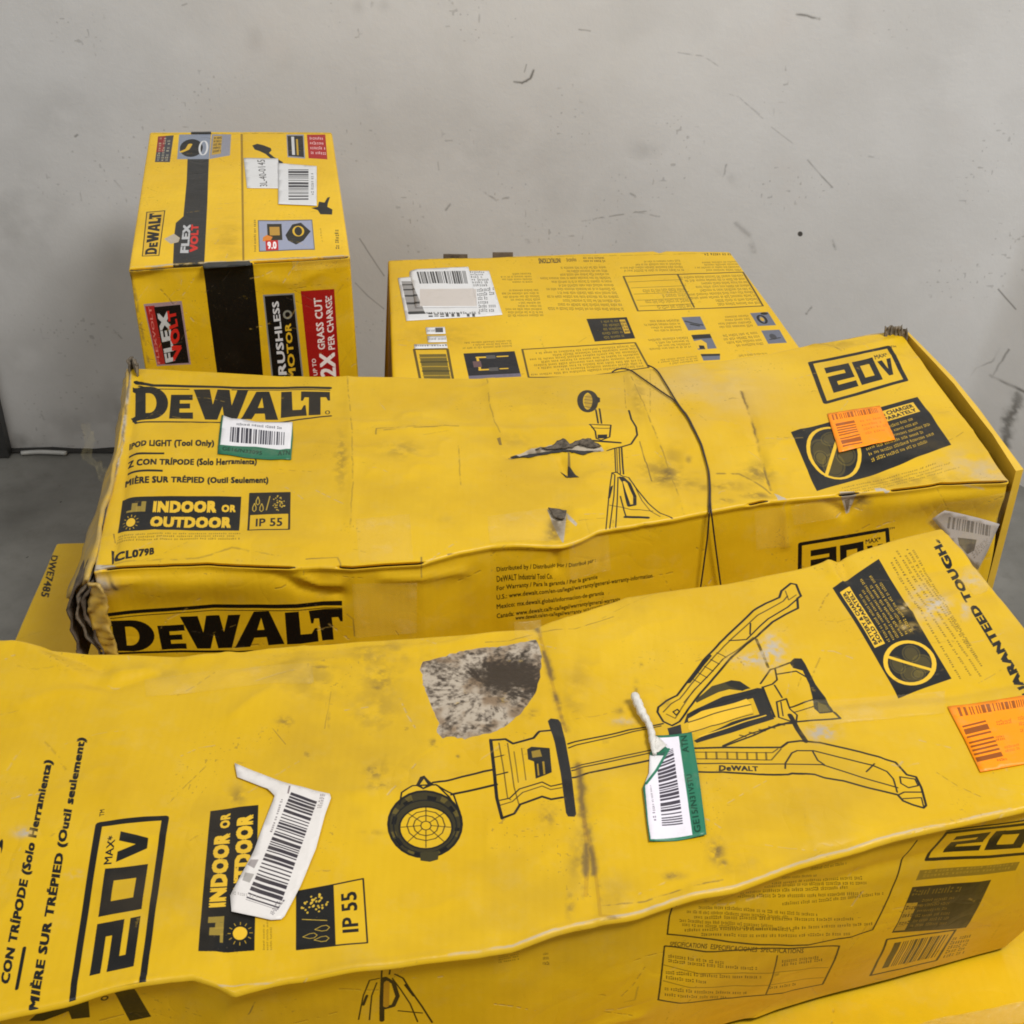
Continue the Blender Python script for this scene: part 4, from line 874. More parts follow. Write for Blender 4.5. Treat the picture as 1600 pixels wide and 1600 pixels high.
    T.stroke(z4([(985, 520), (1000, 545), (1010, 600), (1020, 645), (1045, 640), (1045, 600), (1020, 545), (995, 520)]), 3.2, close=False); T.stroke(z4([(1000, 540), (1030, 630)]), 2.4, YEL)
    T.stroke(z4([(950, 503), (940, 570), (925, 735), (940, 738), (958, 600), (962, 510)]), 1.2, close=True); T.stroke(z4([(975, 520), (972, 620), (965, 738), (950, 735)]), 1.2); T.poly(z4([(945, 560), (955, 555), (942, 610), (932, 612)]))
    T.stroke(z4([(1050, 570), (1075, 620), (1110, 665), (1150, 690)]), 1.1, BLK, .8); T.stroke(z4([(985, 600), (1000, 665), (1008, 690), (1095, 692)]), 1.4); T.stroke(z4([(1005, 692), (1100, 694)]), 3.6); T.stroke(z4([(940, 640), (1030, 660), (1120, 665)]), 1.0)
    # 20V and charger panel
    logo20(T, Q(z5, (565, 500), (985, 380), (895, 210), (487, 295)), 4.2); T.text('TM', Q(z5, (905, 214), (935, 212), (932, 203), (903, 204)))
    no_charger(T, Q(z5, (522, 952), (1222, 715), (1045, 468), (385, 655)), 2.4)
    T.greek(Q(z5, (700, 985), (1260, 830), (1310, 750), (650, 930)), 4, BLK, .65, .4, 33, .3, 60)
    # wear on the top
    T.grime(22, .22)
    T.soft_line(z4([(430, 120), (440, 220), (460, 300), (485, 345)]), 1.6, .45, 0, 4); T.soft_line(z3([(1180, 100), (1200, 330), (1205, 560), (1192, 730)]), 1.6, .4, 0, 5)
    T.soft_line(z3([(1300, 350), (1302, 325), (1600, 318)]), 1.5, .6, 0, 6); T.soft_line(z4([(0, 335), (200, 322), (310, 318)]), 1.6, .6, 0, 7); T.soft_line(z4([(310, 395), (320, 560)]), 1.4, .4, 0, 7)
    T.blot(z3([(1155, 450)])[0], 12, 50, 0, .5, 0, 3, .006); T.blot(z3([(1400, 420)])[0], 40, 16, 0, .35, 0, 3, .01)
    for c_, rx, ry, st in [((1175, 500), 26, 22, .8), ((1130, 480), 30, 14, .5), ((1230, 540), 40, 10, .5), ((1400, 560), 60, 8, .5), ((1560, 500), 26, 18, .7), ((1550, 600), 24, 6, .8), ((1420, 625), 14, 5, .8), ((1270, 440), 6, 6, .5), ((540, 370), 40, 14, .25), ((1060, 190), 14, 40, .35)]:
        T.blot(z4([c_])[0], rx, ry, 0, st, 0, int(rx), .01)
    for c_, rx, ry, st in [((1250, 540), 90, 40, .45), ((1450, 560), 110, 26, .4), ((1200, 430), 50, 60, .35), ((1560, 470), 40, 40, .4), ((700, 470), 70, 30, .2), ((260, 700), 60, 30, .15), ((1430, 660), 120, 18, .4)]: T.blot(z4([c_])[0], rx*.375, ry*.375, .1, st, 0, int(rx)+1, .02)
    T.soft_line(z4([(1030, 110), (1090, 250), (1170, 430), (1250, 680)]), 1.6, .5, 0, 8); T.soft_line(z4([(1065, 370), (1090, 440), (1118, 530)]), 1.4, .9, 0, 8, .1)
    T.soft_line(z4([(1000, 100), (1008, 240)]), 1.2, .5, 0, 9); T.soft_line(z4([(1110, 60), (1108, 260)]), 1.2, .4, 0, 9)
    T.soft_line(z5([(130, 440), (190, 600), (225, 760), (280, 940)]), 3.0, .75, 0, 10, .03); T.soft_line(z5([(0, 860), (120, 870), (280, 960)]), 3.0, .6, 0, 11, .01)
    T.soft_line(z3([(205, 750), (215, 800), (200, 850)]), 1.5, .8, 0, 9); T.soft_line(z3([(130, 890), (300, 870), (560, 862), (700, 820), (900, 850)]), 3, .4, 0, 12); T.soft_line(z5([(500, 190), (600, 200), (640, 230)]), 3, .5, 0, 13)
    T.blot(z5([(1380, 840)])[0], 70, 26, .3, .45, 1, 13, .02); T.blot(z5([(560, 190)])[0], 60, 8, 0, .4, 0, 13, .01); T.blot(z4([(1350, 150)])[0], 110, 50, 0, .28, 1, 14, .05); T.blot(z5([(1000, 880)])[0], 90, 12, 0, .35, 0, 15, .01)
    for l, w_, st in (([(203, 576), (190, 690), (157, 812), (146, 888)], 3.2, .9), ([(203, 575), (560, 587), (980, 580), (1406, 517)], 1.6, .7), ([(146, 888), (300, 883)], 2.6, .9), ([(700, 866), (880, 845), (940, 828)], 2, .7), ([(1120, 797), (1330, 770), (1579, 750)], 2.4, .95), ([(1406, 517), (1480, 612), (1579, 748)], 1.6, .8)):
        T.soft_line(l, w_, st, 1, 3, .05); T.soft_line(l, w_*.8, .6, 0, 8)
    # tear, hole, triangular tear
    T.target = 'bare'; tear = rag(z4([(520, 432), (560, 418), (640, 395), (700, 388), (745, 374), (790, 382), (845, 374), (915, 398), (880, 412), (825, 428), (775, 410), (700, 418), (600, 438)]), 1.3, 4, 3); T.poly(tear)
    tri = z4([(680, 655), (762, 668), (748, 772), (728, 745), (700, 705)]); T.poly(tri); T.poly(z4([(762, 668), (806, 708), (800, 716), (765, 690)]))
    T.poly(z5([(640, 955), (720, 955), (735, 985), (690, 1010), (655, 990)])); T.poly(z5([(820, 935), (850, 930), (900, 950), (840, 965)])); T.poly(z5([(300, 960), (340, 985), (380, 1000), (320, 1002)])); T.poly(z3([(120, 880), (200, 885), (245, 905), (130, 925)]))
    T.target = 'dirt'; T.poly(z4([(540, 432), (620, 420), (700, 408), (770, 400), (830, 416), (880, 402), (905, 400), (830, 430), (775, 412), (700, 420), (600, 438)])); T.poly(z4([(733, 480), (765, 488), (766, 415), (774, 415), (778, 470), (800, 505), (815, 518), (780, 515), (755, 502)])); T.poly(z4([(470, 365), (485, 362), (492, 390), (480, 390)])); T.target = 'ink'
    T.blot(z4([(720, 715)])[0], 16, 26, .5, .9, 0, 3, .01); T.soft_line(z4([(520, 434), (620, 425), (700, 415), (770, 406), (830, 424), (900, 400)]), 2.2, 1, 0, 3, .2); T.blot(z4([(650, 405)])[0], 34, 6, -.15, .8, 0, 4, .01)
    # ------- front print
    FO = lambda g, *p: (lambda q: [F.poly(q(GLY[g][0]), (.05, .048, .04), holes=[q(h) for h in GLY[g][1]])])(G(*p))
    F.rect(G((180, 1108), (1160, 1066), (1160, 1048), (180, 1092)), 0, 0, 1, 1, (.06, .055, .045)); F.rect(G((180, 1120), (1160, 1078), (1160, 1074), (180, 1116)), 0, 0, 1, 1, (.3, .24, .06))
    FO('D', (200, 1252), (382, 1248), (372, 1120), (184, 1126)); FO('E', (408, 1244), (512, 1241), (500, 1140), (388, 1146)); FO('W', (510, 1240), (755, 1236), (735, 1100), (482, 1108))
    FO('A', (712, 1238), (920, 1222), (888, 1084), (728, 1090)); FO('L', (930, 1224), (1062, 1212), (1048, 1084), (920, 1092)); FO('T', (1045, 1212), (1165, 1202), (1161, 1078), (1020, 1086))
    F.stroke(z3([(205, 1262), (720, 1254), (1165, 1225)]), 3, (.06, .055, .045))
    for k, (x1, y0, y1, s_) in enumerate([(885, 905, 868, 'Distributed by / Distribuido por / Distribué par :'), (706, 942, 927, 'DeWALT Industrial Tool Co.'), (892, 984, 938, 'For Warranty / Para la garantía / Por la garantie'), (1120, 1022, 933, 'U.S.: www.dewalt.com/en-us/legal/warranty/general-warranty-information'), (918, 1060, 1003, 'Mexico: mx.dewalt.global/informacion-de-garantia'), (985, 1098, 1028, 'Canada: www.dewalt.ca/fr-ca/legal/warranty/general-warranty')]):
        F.text(s_, G4((472, y0+24), (x1, y1+18), (x1, y1-5), (470, y0-2)), (.10, .09, .05), .02)
    F.text('www.dewalt.ca/en-ca/legal/warranty', G4((550, 1128), (825, 1098), (825, 1074), (548, 1106)), (.10, .09, .05), .02)
    F.text('warranty-information', G4((830, 1095), (990, 1050), (990, 1032), (830, 1070)), (.10, .09, .05), .02, .7)
    logo20(F, Q(z5, (432, 1450), (905, 1370), (895, 1165), (437, 1240)), 4.6, (.07, .065, .05)); F.text('TM', Q(z5, (905, 1168), (935, 1163), (935, 1152), (905, 1157)))
    F.grime(23, .2); F.soft_line(z3([(1180, 1100), (1205, 1120), (1212, 1190)]), 1.6, .9, 0, 5, .1)
    for l, st in ((z3([(1010, 862), (1140, 857), (1152, 880), (1150, 962)]), .9), (z3([(1150, 962), (1170, 968), (1210, 940)]), .5), (z3([(1488, 855), (1492, 940)]), 1)): F.soft_line(l, 1.8, st, 0, 5, .2); T.soft_line(l, 1.8, st, 0, 5, .2)
    F.soft_line(z3([(180, 925), (200, 960), (220, 985)]), 4, .9, 0, 5, .02); F.blot(z3([(150, 960)])[0], 26, 16, 0, .9, 1, 5, .02); F.blot(z5([(740, 1010)])[0], 22, 14, 0, .8, 0, 4, .01); F.soft_line(z4([(650, 800), (700, 815), (720, 840), (760, 790)]), 2, .7, 0, 3, .05)
    F.soft_line(z5([(1400, 950), (1200, 905)]), 2, .4, 1, 5); F.soft_line(z5([(1535, 930), (1480, 1120), (1400, 1300)]), 2.5, .6, 0, 5)
    F.target = 'bare'; F.poly(z5([(650, 985), (730, 970), (700, 1080), (685, 1090)])); F.poly(z5([(860, 950), (960, 935), (880, 972)])); F.target = 'dirt'; F.poly(z5([(670, 1010), (700, 1000), (690, 1088)])); F.target = 'ink'
    # stickers on top
    T.target = 'stk'; T.poly(z3([(640, 250), (980, 280), (975, 480), (630, 470)]), GRN); T.poly(z3([(665, 262), (953, 302), (945, 418), (900, 420), (800, 405), (652, 398)]), WHT)
    T.greek(G((720, 318), (908, 334), (908, 322), (720, 306)), 1, (.3, .3, .32), .9, .8, 4, 0, 26); T.barcode(G((692, 384), (918, 402), (920, 345), (696, 322)), 40, (.2, .2, .24), 6)
    T.text('GE16/N33095', G((660, 420), (826, 442), (828, 426), (662, 404)), (.08, .22, .16), .02); T.text('ATN', G((892, 446), (942, 444), (944, 424), (893, 426)), (.08, .22, .16), .02)
    ORG = (.99, .56, .0); ob = (.55, .27, .07)
    oq = Q(z5, (635, 760), (928, 698), (848, 520), (575, 562)); T.rect(oq, -.2, -.2, 1.2, 1.2, ORG)
    T.barcode(oq.sub(.06, .80, .93, .95), 34, ob, 5, .8); T.barcode(Quad(*oq([(.42, .08), (.42, .70), (.08, .70), (.08, .08)])), 12, ob, 8, .85); T.greek(oq.sub(.52, .2, .95, .68), 4, ob, .45, .5, 9, .5, 10)
    T.target = 'ink'
    F.target = 'stk'; F.stk[..., :3] = (.66, .63, .62); lab = sr([(300, 1270), (370, 1215), (700, 1300), (560, 1560), (440, 1440)])
    F.barcode(Q(sr, (390, 1330), (640, 1370), (650, 1310), (400, 1260)), 26, (.42, .40, .40), 5); F.poly(sr([(450, 1380), (560, 1390), (540, 1450), (500, 1470), (455, 1420)]), (.30, .28, .28)); F.greek(Q(sr, (540, 1500), (640, 1400), (620, 1380), (520, 1450)), 4, (.45, .42, .4), .8, .7, 4, .2, 10)
    F.target = 'ink'
    # relief
    c.crease(z3([(300, 120), (285, 280), (262, 420), (240, 620), (205, 870)]), -.0035, .006); c.dent((170, 760), .02, .12, -.006, .1)
    c.crease(z4([(525, 434), (640, 408), (745, 392), (830, 400), (910, 398)]), -.005, .006); c.dent(z4([(720, 480)])[0], .03, .02, -.004); c.crease(z4([(735, 440), (770, 500)]), -.006, .005); c.dent(z4([(740, 760)])[0], .03, .02, -.007)
    c.crease(z4([(0, 335), (310, 318), (520, 330), (860, 320)]), .0022, .010); c.crease(z4([(430, 120), (460, 300), (490, 360)]), .002, .006); c.crease(z5([(130, 440), (190, 600), (225, 760), (290, 960)]), -.0035, .006)
    c.dent(z4([(1180, 470)])[0], .05, .05, -.006); c.crease(z4([(1020, 100), (1090, 250), (1180, 450), (1240, 640)]), .0025, .007); c.dent(z5([(1000, 850)])[0], .12, .03, -.006, .1)
    c.crease(z3([(1180, 100), (1205, 560), (1192, 730)]), .0015, .006); c.dent((620, 740), .10, .06, .004); c.dent((880, 640), .1, .05, .004); c.crease(z4([(850, 240), (1010, 250), (1000, 100)]), -.0012, .006)
    c.crease(z5([(480, 190), (640, 230), (960, 160)]), .002, .008); c.dent((350, 845), .08, .02, .004)
    # front relief: bowed panel under the logo, folds at the handle
    c.dent(z3([(500, 960)])[0], .09, .022, .007, 0, True); c.crease(z3([(190, 960), (330, 935), (480, 915)]), .005, .006, True); c.crease(z3([(860, 905), (980, 985), (1150, 1020)]), -.006, .008, True)
    c.crease(z3([(980, 930), (1060, 975), (1140, 970)]), .005, .006, True); c.crease(z4([(0, 945), (150, 945), (330, 920)]), .004, .006, True); c.crease(z4([(720, 800), (725, 900)]), -.004, .005, True)
    c.crease(z5([(360, 1010), (365, 1240)]), .003, .005, True); c.crease(z5([(560, 1000), (680, 1090), (760, 1010)]), -.005, .006, True); c.dent(z5([(1150, 990)])[0], .08, .02, .005, 0, True); c.dent(z5([(1300, 1120)])[0], .07, .03, -.006, 0, True)
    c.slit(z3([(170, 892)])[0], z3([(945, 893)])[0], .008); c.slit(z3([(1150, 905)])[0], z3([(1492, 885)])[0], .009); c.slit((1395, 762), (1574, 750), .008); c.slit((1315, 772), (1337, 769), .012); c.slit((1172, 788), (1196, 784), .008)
    root = thing('carton', (0, 1.17, c.zb), 'long battered yellow box in the middle, torn on top, with a green and white sticker', 'box')
    c.build('body', root, [card_mat('middle_box_top', T, .98), card_mat('middle_box_front', F, 1.0), M_YSIDE, M_SLIT_SHADE], T, F)
    MS = stk_mat('middle_sticker', T)
    cu = lambda uv, Pn: .004*sm(.0, .05, Pn.px(z3([(650, 440)]))[0][1]+.012-uv[:, 1])
    tag(c.sheet('sticker', root, z3([(658, 266), (700, 284), (800, 300), (953, 302), (955, 370), (948, 462), (860, 460), (760, 452), (690, 440), (641, 432), (648, 350)]), MS, T, .0016), 'green and white barcode sticker')
    tag(c.sheet('sticker', root, z5([(575, 562), (848, 520), (880, 590), (928, 698), (780, 730), (635, 760), (602, 650)]), MS, T, .0016), 'orange price sticker')
    tag(c.sheet('sticker', root, lab, stk_mat('pouch_label', F), F, .001, front=True), 'grey label under clear film')
    c.sheet('tape_strip', root, sr([(250, 1280), (330, 1160), (500, 1130), (770, 1080), (690, 1300), (560, 1570), (430, 1430)]), M_TAPE, F, .0022, front=True, curl=lambda uv, Pn: .0012*fbm(uv[:, 0], uv[:, 1], .015, 3, 2))
    for p in (z3([(1215, 700), (1440, 680), (1455, 870), (1230, 880)]), ):
        c.sheet('tape_strip', root, p, M_TAPE, T, .0012)
    c.sheet('tape_strip', root, z3([(1200, 965), (1470, 955), (1470, 1170), (1215, 1190)]), M_TAPE, F, .0014, front=True)
    wv_ = lambda uv, Pn: .0010*fbm(uv[:, 0], uv[:, 1], .018, 13, 2)
    for p, fr in ((z5([(195, 1062), (350, 1040), (372, 1240), (205, 1262)]), True), (z4([(770, 790), (935, 760), (945, 905), (775, 950)]), True), (z5([(380, 1030), (640, 985), (650, 1090), (400, 1130)]), True), (z4([(430, 690), (690, 650), (700, 770), (440, 800)]), False)):
        c.sheet('tape_strip', root, p, M_TAPE, F if fr else T, .0012, front=fr, curl=wv_)
    # torn paper lifted at the tear and at the triangular hole
    lift = lambda uv, Pn: .004*fbm(uv[:, 0], uv[:, 1], .01, 9, 2)
    M_RIP = plain_mat('ripped_board', (.15, .12, .085), .95, .35, 220, .8, .002)
    c.sheet('torn_flap', root, rag(z4([(630, 404), (700, 390), (745, 372), (775, 384), (850, 372), (905, 392), (860, 398), (800, 390), (770, 398), (730, 396)]), 1.0, 4, 7), M_RIP, T, .0015, curl=lift, cell=.003, thick=.0012)
    c.sheet('torn_flap', root, z4([(684, 655), (760, 668), (752, 700), (728, 700), (705, 690)]), M_RIP, T, .002, curl=lift, cell=.003, thick=.0015)
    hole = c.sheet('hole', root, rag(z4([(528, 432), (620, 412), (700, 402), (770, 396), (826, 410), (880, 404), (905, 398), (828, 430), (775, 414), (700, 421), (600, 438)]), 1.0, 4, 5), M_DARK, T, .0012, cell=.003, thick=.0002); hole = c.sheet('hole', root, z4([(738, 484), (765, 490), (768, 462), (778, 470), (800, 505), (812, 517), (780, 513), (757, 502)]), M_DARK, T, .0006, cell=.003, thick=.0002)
    # left end: splayed end panel and open layers of board at the front corner
    hp = hplane(.803); lowp = hplane(.865)
    M_END = plain_mat('scuffed_end_panel', (.60, .37, .02), .55, .12, 30, .4, .002, col2=(.38, .27, .10))
    strip('end_panel', root, hp.hit([(203, 576), (192, 685), (159, 812), (147, 884), (138, 905)]), lowp.hit([(198, 582), (181, 700), (139, 840), (116, 903), (108, 935)]), .004, (-1, 0, .3), M_END, .0004, 3)
    FPh = lambda p: c.FP.hit(p)
    back = np.array([0, .10, 0])
    for pts, m, o_ in (([(300, 640), (190, 780), (112, 880), (104, 1050), (145, 1220), (190, 1370), (250, 1560)], M_DKRAFT, .004), ([(300, 690), (215, 840), (185, 960), (215, 1100), (310, 1270), (420, 1400), (500, 1560)], M_KRAFT, .0),
                     ([(330, 720), (262, 850), (240, 950), (300, 1060), (380, 1230), (450, 1400), (540, 1560)], M_DKRAFT, -.003)):
        L3 = FPh(slf(pts))-c.FP.N*o_; strip('board_layer', root, L3, L3+back, .0022, (1, 0, 0), m, .0003, len(pts)+int(o_*1000))
    L3 = FPh(slf([(300, 690), (330, 820), (300, 1000), (380, 1230), (460, 1400), (560, 1560)])); R3 = FPh(slf([(420, 700), (500, 820), (500, 1010), (560, 1230), (610, 1400), (690, 1560)]))+c.FP.N*.004
    strip('corner_flap', root, L3, R3, .003, c.FP.N, M_END, .0005, 9)
    # far corner tufts of frayed board
    for z_, pts, hh in ((z5, [(880, 118), (915, 108), (960, 118), (990, 130)], .79), (z3, [(268, 45), (285, 30), (298, 50), (300, 66)], .79)):
        b3 = hplane(hh).hit(z_(pts)); strip('frayed_corner', root, b3+[0, 0, .003], b3-[0, 0, .02], .0015, (0, 1, 0), M_KRAFT, .0014, 5)
    # right end flap standing proud with an open gap
    hp = hplane(.797); I = hp.hit(sr([(150, 165), (300, 325), (420, 455), (560, 640), (650, 755), (790, 975)])); O = hp.hit(sr([(140, 138), (300, 298), (420, 420), (575, 610), (665, 735), (835, 965)]))
    M_FLAP = plain_mat('end_flap_card', (.72, .45, .03), .45, .08, 16, .3, .002)
    n_ = len(I); dn = np.array([-.004, 0, -.262]); V = np.vstack([I, O, I+dn, O+dn]); fc = []
    for i in range(n_-1): fc += [(i, i+1, n_+i+1, n_+i), (n_+i, n_+i+1, 3*n_+i+1, 3*n_+i), (i+1, i, 2*n_+i, 2*n_+i+1)]
    fc += [(0, n_, 3*n_, 2*n_), (n_-1, 2*n_+n_-1, 3*n_+n_-1, n_+n_-1)]
    mesh_obj('end_flap', V, fc, M_FLAP, root, smooth=False)
    for p in ([(440, 605), (455, 622)], ):
        b3 = hplane(.798).hit(sr(p))
    # thin cord looped over the box
    def on(px):
        px = np.asarray(px, float); out = []
        for p in px:
            h3 = c.P.hit([p])[0]; fy = c.edge(c.ft, np.clip(((h3[:2]@c.L)-c.ft[0]@c.L)/((c.ft[-1]-c.ft[0])@c.L), 0, 1))
            if h3[1] < fy[1]+.001:
                u = c.FP.px([p]); out.append(c.FP.xyz(u)[0]+c.FP.N*(c.front_d(u)[0]+c.FP.off(u)[0]+.003))
            else: out.append([h3[0], h3[1], c.top_z(h3[:1], h3[1:2])[0]+.0022])
        return np.array(out)
    def dens(pts, k=12):
        p = np.array(z4(pts), float); d = np.r_[0, np.cumsum(np.hypot(*np.diff(p, axis=0).T))]; t = np.linspace(0, d[-1], len(p)*k)
        q = np.stack([np.interp(t, d, p[:, 0]), np.interp(t, d, p[:, 1])], 1)
        for _ in range(10): q[1:-1] = (q[:-2]+2*q[1:-1]+q[2:])/4
        return q
    A_ = on(dens([(950, 92), (962, 80), (990, 76), (1025, 82), (1120, 148), (1210, 212), (1262, 285), (1322, 395), (1350, 480), (1356, 560), (1354, 640), (1345, 760), (1318, 960), (1305, 1030)]))
    B_ = on(dens([(1100, 62), (1118, 66), (1140, 85), (1190, 168), (1216, 216), (1268, 288), (1326, 398), (1353, 490), (1359, 560), (1358, 640), (1376, 790), (1398, 955), (1406, 1020)]))
    A_[-30:, 2] -= 0; co = tube([A_, B_], .0009, 'cord', plain_mat('black_cord', (.035, .022, .015), .5), None, 6)
    tag(co, 'thin black cord looped over the torn middle box and down its front', 'cord')
    # loose end of clear film at the left
    a3_ = hplane(.87).hit([(128, 665), (132, 690), (128, 716), (150, 735), (160, 770), (165, 800)]); b3_ = hplane(.86).hit([(136, 660), (150, 684), (142, 716), (165, 728), (176, 760), (180, 790)])
    st = strip('tape_end', root, a3_, b3_, .0004, (0, 0, 1), M_TAPE, .0012, 4)
build_middle()

# ================================================================== BOX A: dented front box
def build_front():
    bk = [(-130, 990), (0, 1001), (70, 1009), (140, 1019), (300, 1023), (380, 1017), (450, 1008), (620, 997), (760, 989), (828, 982), (850, 974), (980, 932), (1130, 911), (1250, 886), (1310, 872), (1335, 862), (1400, 842), (1472, 824)]
    ft = [(-160, 1640), (0, 1594), (150, 1561), (262, 1537), (300, 1531), (340, 1540), (364, 1552), (400, 1544), (450, 1533), (600, 1517), (700, 1503), (800, 1489), (850, 1474), (900, 1457), (1000, 1433), (1050, 1419), (1150, 1397), (1250, 1360), (1400, 1315), (1500, 1292), (1600, 1270), (1799, 1220)]
    ft = [(x, y-(5 if x < 600 else 9 if x < 1000 else 6)) for x, y in ft]
    c = Carton(.80, bk, ft, 1.022, (-.066, .012), (-.02, .0), r=.0045, seed=12, nz=.0010, bulge=.010, lip=.005, ridg=.0015)
    lo, hi = bounds(c.P, [(-160, 1640), (1800, 1220), (1475, 820), (-130, 985)]); lo[0] = max(lo[0], -.46); T = Layer(c.P, lo, hi, 2600)
    lo, hi = bounds(c.FP, [(0, 1590), (1720, 1240), (1650, 1560), (0, 1800)], .01); F = Layer(c.FP, lo, hi, 2500)
    G = lambda *p: Q(a2, *p)
    T.text('CON TRÍPODE (Solo Herramienta)', G((48, 1120), (229, 186), (176, 176), (-8, 1108)), BLK, .05)
    T.stroke(a2([(70, 1135), (103, 968)]), 4.2)
    T.text('LUMIÈRE SUR TRÉPIED (Outil seulement)', G((150, 1320), (367, 92), (315, 84), (90, 1310)), BLK, .05)
    T.text(')', G((6, 575), (24, 520), (0, 515), (-16, 570)), BLK, .03)
    logo20(T, G((594, 1125), (692, 435), (415, 462), (298, 1192)), 7.5); T.text('TM', G((436, 425), (438, 396), (418, 398), (416, 427)))
    indoor(T, G((1060, 972), (1078, 378), (878, 404), (826, 980)))
    ip55(T, G((1530, 935), (1512, 665), (1236, 725), (1236, 970)))
    T.greek(G((1140, 970), (1140, 845), (1095, 845), (1095, 970)), 3, BLK, .7, .5, 6, .4, 20)
    no_charger(T, Q(a5, (940, 915), (505, 210), (230, 380), (625, 1022)), 3.2)
    for k, (xa, ya, xb, yb) in enumerate([(560, 185, 1000, 915), (585, 175, 1060, 895), (618, 165, 1120, 900), (645, 158, 1125, 840), (675, 150, 1100, 790), (705, 148, 1060, 720)]):
        T.greek(Q(a5, (xb, yb), (xa, ya), (xa-14, ya+6), (xb-14, yb+4)), 1, BLK, .75, .9, 50+k, .1, 58)
    T.text('GUARANTEED TOUGH.', Q(a5, (1462, 1080), (862, 104), (815, 124), (1412, 1100)), BLK, .055); T.text('TM', Q(a5, (870, 118), (858, 100), (840, 104), (852, 122)))
    K = BLK; z = a3
    S = lambda zz, p, w_=1.6, al=.95, cl=False: T.stroke(zz(p), w_*1.22, K, min(1, al+.05), cl)
    # lamp head
    T.poly(a3([(265, 800), (285, 755), (305, 748), (330, 778), (350, 795), (300, 815)]), BLK, 1, [a3([(285, 795), (303, 765), (320, 795), (300, 808)])])
    def el(cx, cy, rx, ry, n=30): return [(cx+rx*math.cos(2*math.pi*i/n), cy+ry*math.sin(2*math.pi*i/n)) for i in range(n)]
    T.poly(a3(el(308, 970, 170, 148)), (.2, .18, .1), 1, [a3(el(312, 985, 118, 92))])
    for k in range(8):
        a = k*math.pi/4+.2; T.poly(a3([(310+150*math.cos(a+d)*r_q, 978+130*math.sin(a+d)*r_q) for d, r_q in ((-.14, .92), (.14, .92), (.14, 1.06), (-.14, 1.06))]), (.05, .05, .05))
    [T.poly(a3([(308+(170 if q_ else 140)*math.cos(a_), 972+(148 if q_ else 122)*math.sin(a_)) for a_, q_ in ((b_, 1), (b_+.22, 1), (b_+.2, 0), (b_+.03, 0))]), (.42, .36, .14), .7) for b_ in (0.2, 1.1, 1.9, 2.7, 3.5, 4.1, 5.2, 5.8)]
    T.ring(Q(a3, (138, 1118), (478, 1118), (478, 822), (138, 822)), .5, .5, .5, .5, 2.8); T.ring(Q(a3, (138, 1118), (478, 1118), (478, 822), (138, 822)), .5, .47, .43, .40, 1.6); T.ring(Q(a3, (138, 1118), (478, 1118), (478, 822), (138, 822)), .51, .45, .36, .32, 2.0)
    T.poly(a3([(285, 1095), (372, 1090), (368, 1128), (330, 1138), (286, 1132)]), (.22, .2, .11)); S(a3, [(190, 880), (200, 830), (250, 800), (360, 795), (440, 840), (470, 920)], 1.6)
    for rx, ry in ((88, 68), (58, 46), (24, 20)): S(a3, el(312, 975, rx, ry, 12), 1.2, .8, True)
    for k in range(8):
        a = k*math.pi/4; S(a3, [(312+24*math.cos(a), 975+20*math.sin(a)), (312+116*math.cos(a), 983+90*math.sin(a))], 1.1, .75)
    S(a3, [(345, 785), (400, 778), (630, 722)], 2.4); S(a3, [(430, 840), (640, 790)], 2.4); S(a3, [(370, 800), (420, 850), (445, 890)], 1.6)
    # control box
    S(a3, [(612, 585), (680, 580), (715, 602), (810, 578), (838, 548), (890, 540)], 2.4); S(a3, [(612, 585), (625, 700), (640, 850), (664, 948)], 3.0); S(a3, [(664, 948), (722, 928), (748, 882), (850, 846), (892, 860), (945, 852)], 2.4)
    S(a3, [(650, 598), (668, 700), (690, 850), (705, 860)], 1.2, .7); S(a3, [(690, 600), (720, 800), (742, 880)], 1.2, .7); S(a3, [(630, 665), (672, 655)], 1.2); S(a3, [(640, 750), (690, 738)], 1.6); S(a3, [(655, 862), (700, 852), (745, 810), (850, 780), (890, 800), (940, 792)], 1.4); S(a3, [(658, 885), (712, 868), (760, 826), (850, 798), (890, 815), (940, 808)], 1.2, .8)
    S(a3, [(720, 640), (740, 780)], 1.1, .6); S(a3, [(755, 625), (775, 770)], 1.1, .6); T.poly(a3([(780, 630), (800, 618), (885, 625), (895, 740), (820, 765), (812, 690), (785, 680)]), (.12, .12, .11)); T.poly(a3([(800, 640), (840, 632), (850, 665), (805, 672)]), (.55, .45, .15)); T.poly(a3([(850, 690), (860, 688), (865, 745), (856, 748)]), (.6, .48, .13)); T.poly(a3([(825, 700), (832, 698), (838, 750), (830, 752)]), (.6, .48, .13))
    T.poly(a3([(876, 495), (890, 482), (925, 484), (938, 500), (960, 600), (985, 740), (1008, 930), (1000, 944), (970, 944), (960, 925), (935, 740), (908, 600)]), (.13, .13, .125))
    for (xa, ya, xb, yb), w_ in zip([(970, 604, 1410, 508), (972, 622, 1400, 520), (985, 716, 1370, 630), (988, 728, 1375, 642), (992, 762, 1352, 682)], (1.8, 1.4, 1.4, 1.4, 2.2)): S(a3, [(xa, ya), (xb, yb)], w_)
    # upper leg
    S(a4, [(258, 690), (262, 668), (300, 640), (348, 618), (400, 550), (470, 455), (580, 340), (700, 228), (760, 190), (822, 162), (832, 130), (875, 95), (900, 100), (915, 140), (922, 155), (905, 168), (908, 215), (850, 245), (790, 280), (720, 345), (668, 380), (600, 440), (520, 530), (430, 640), (360, 735), (325, 755), (285, 735), (258, 690)], 2.0)
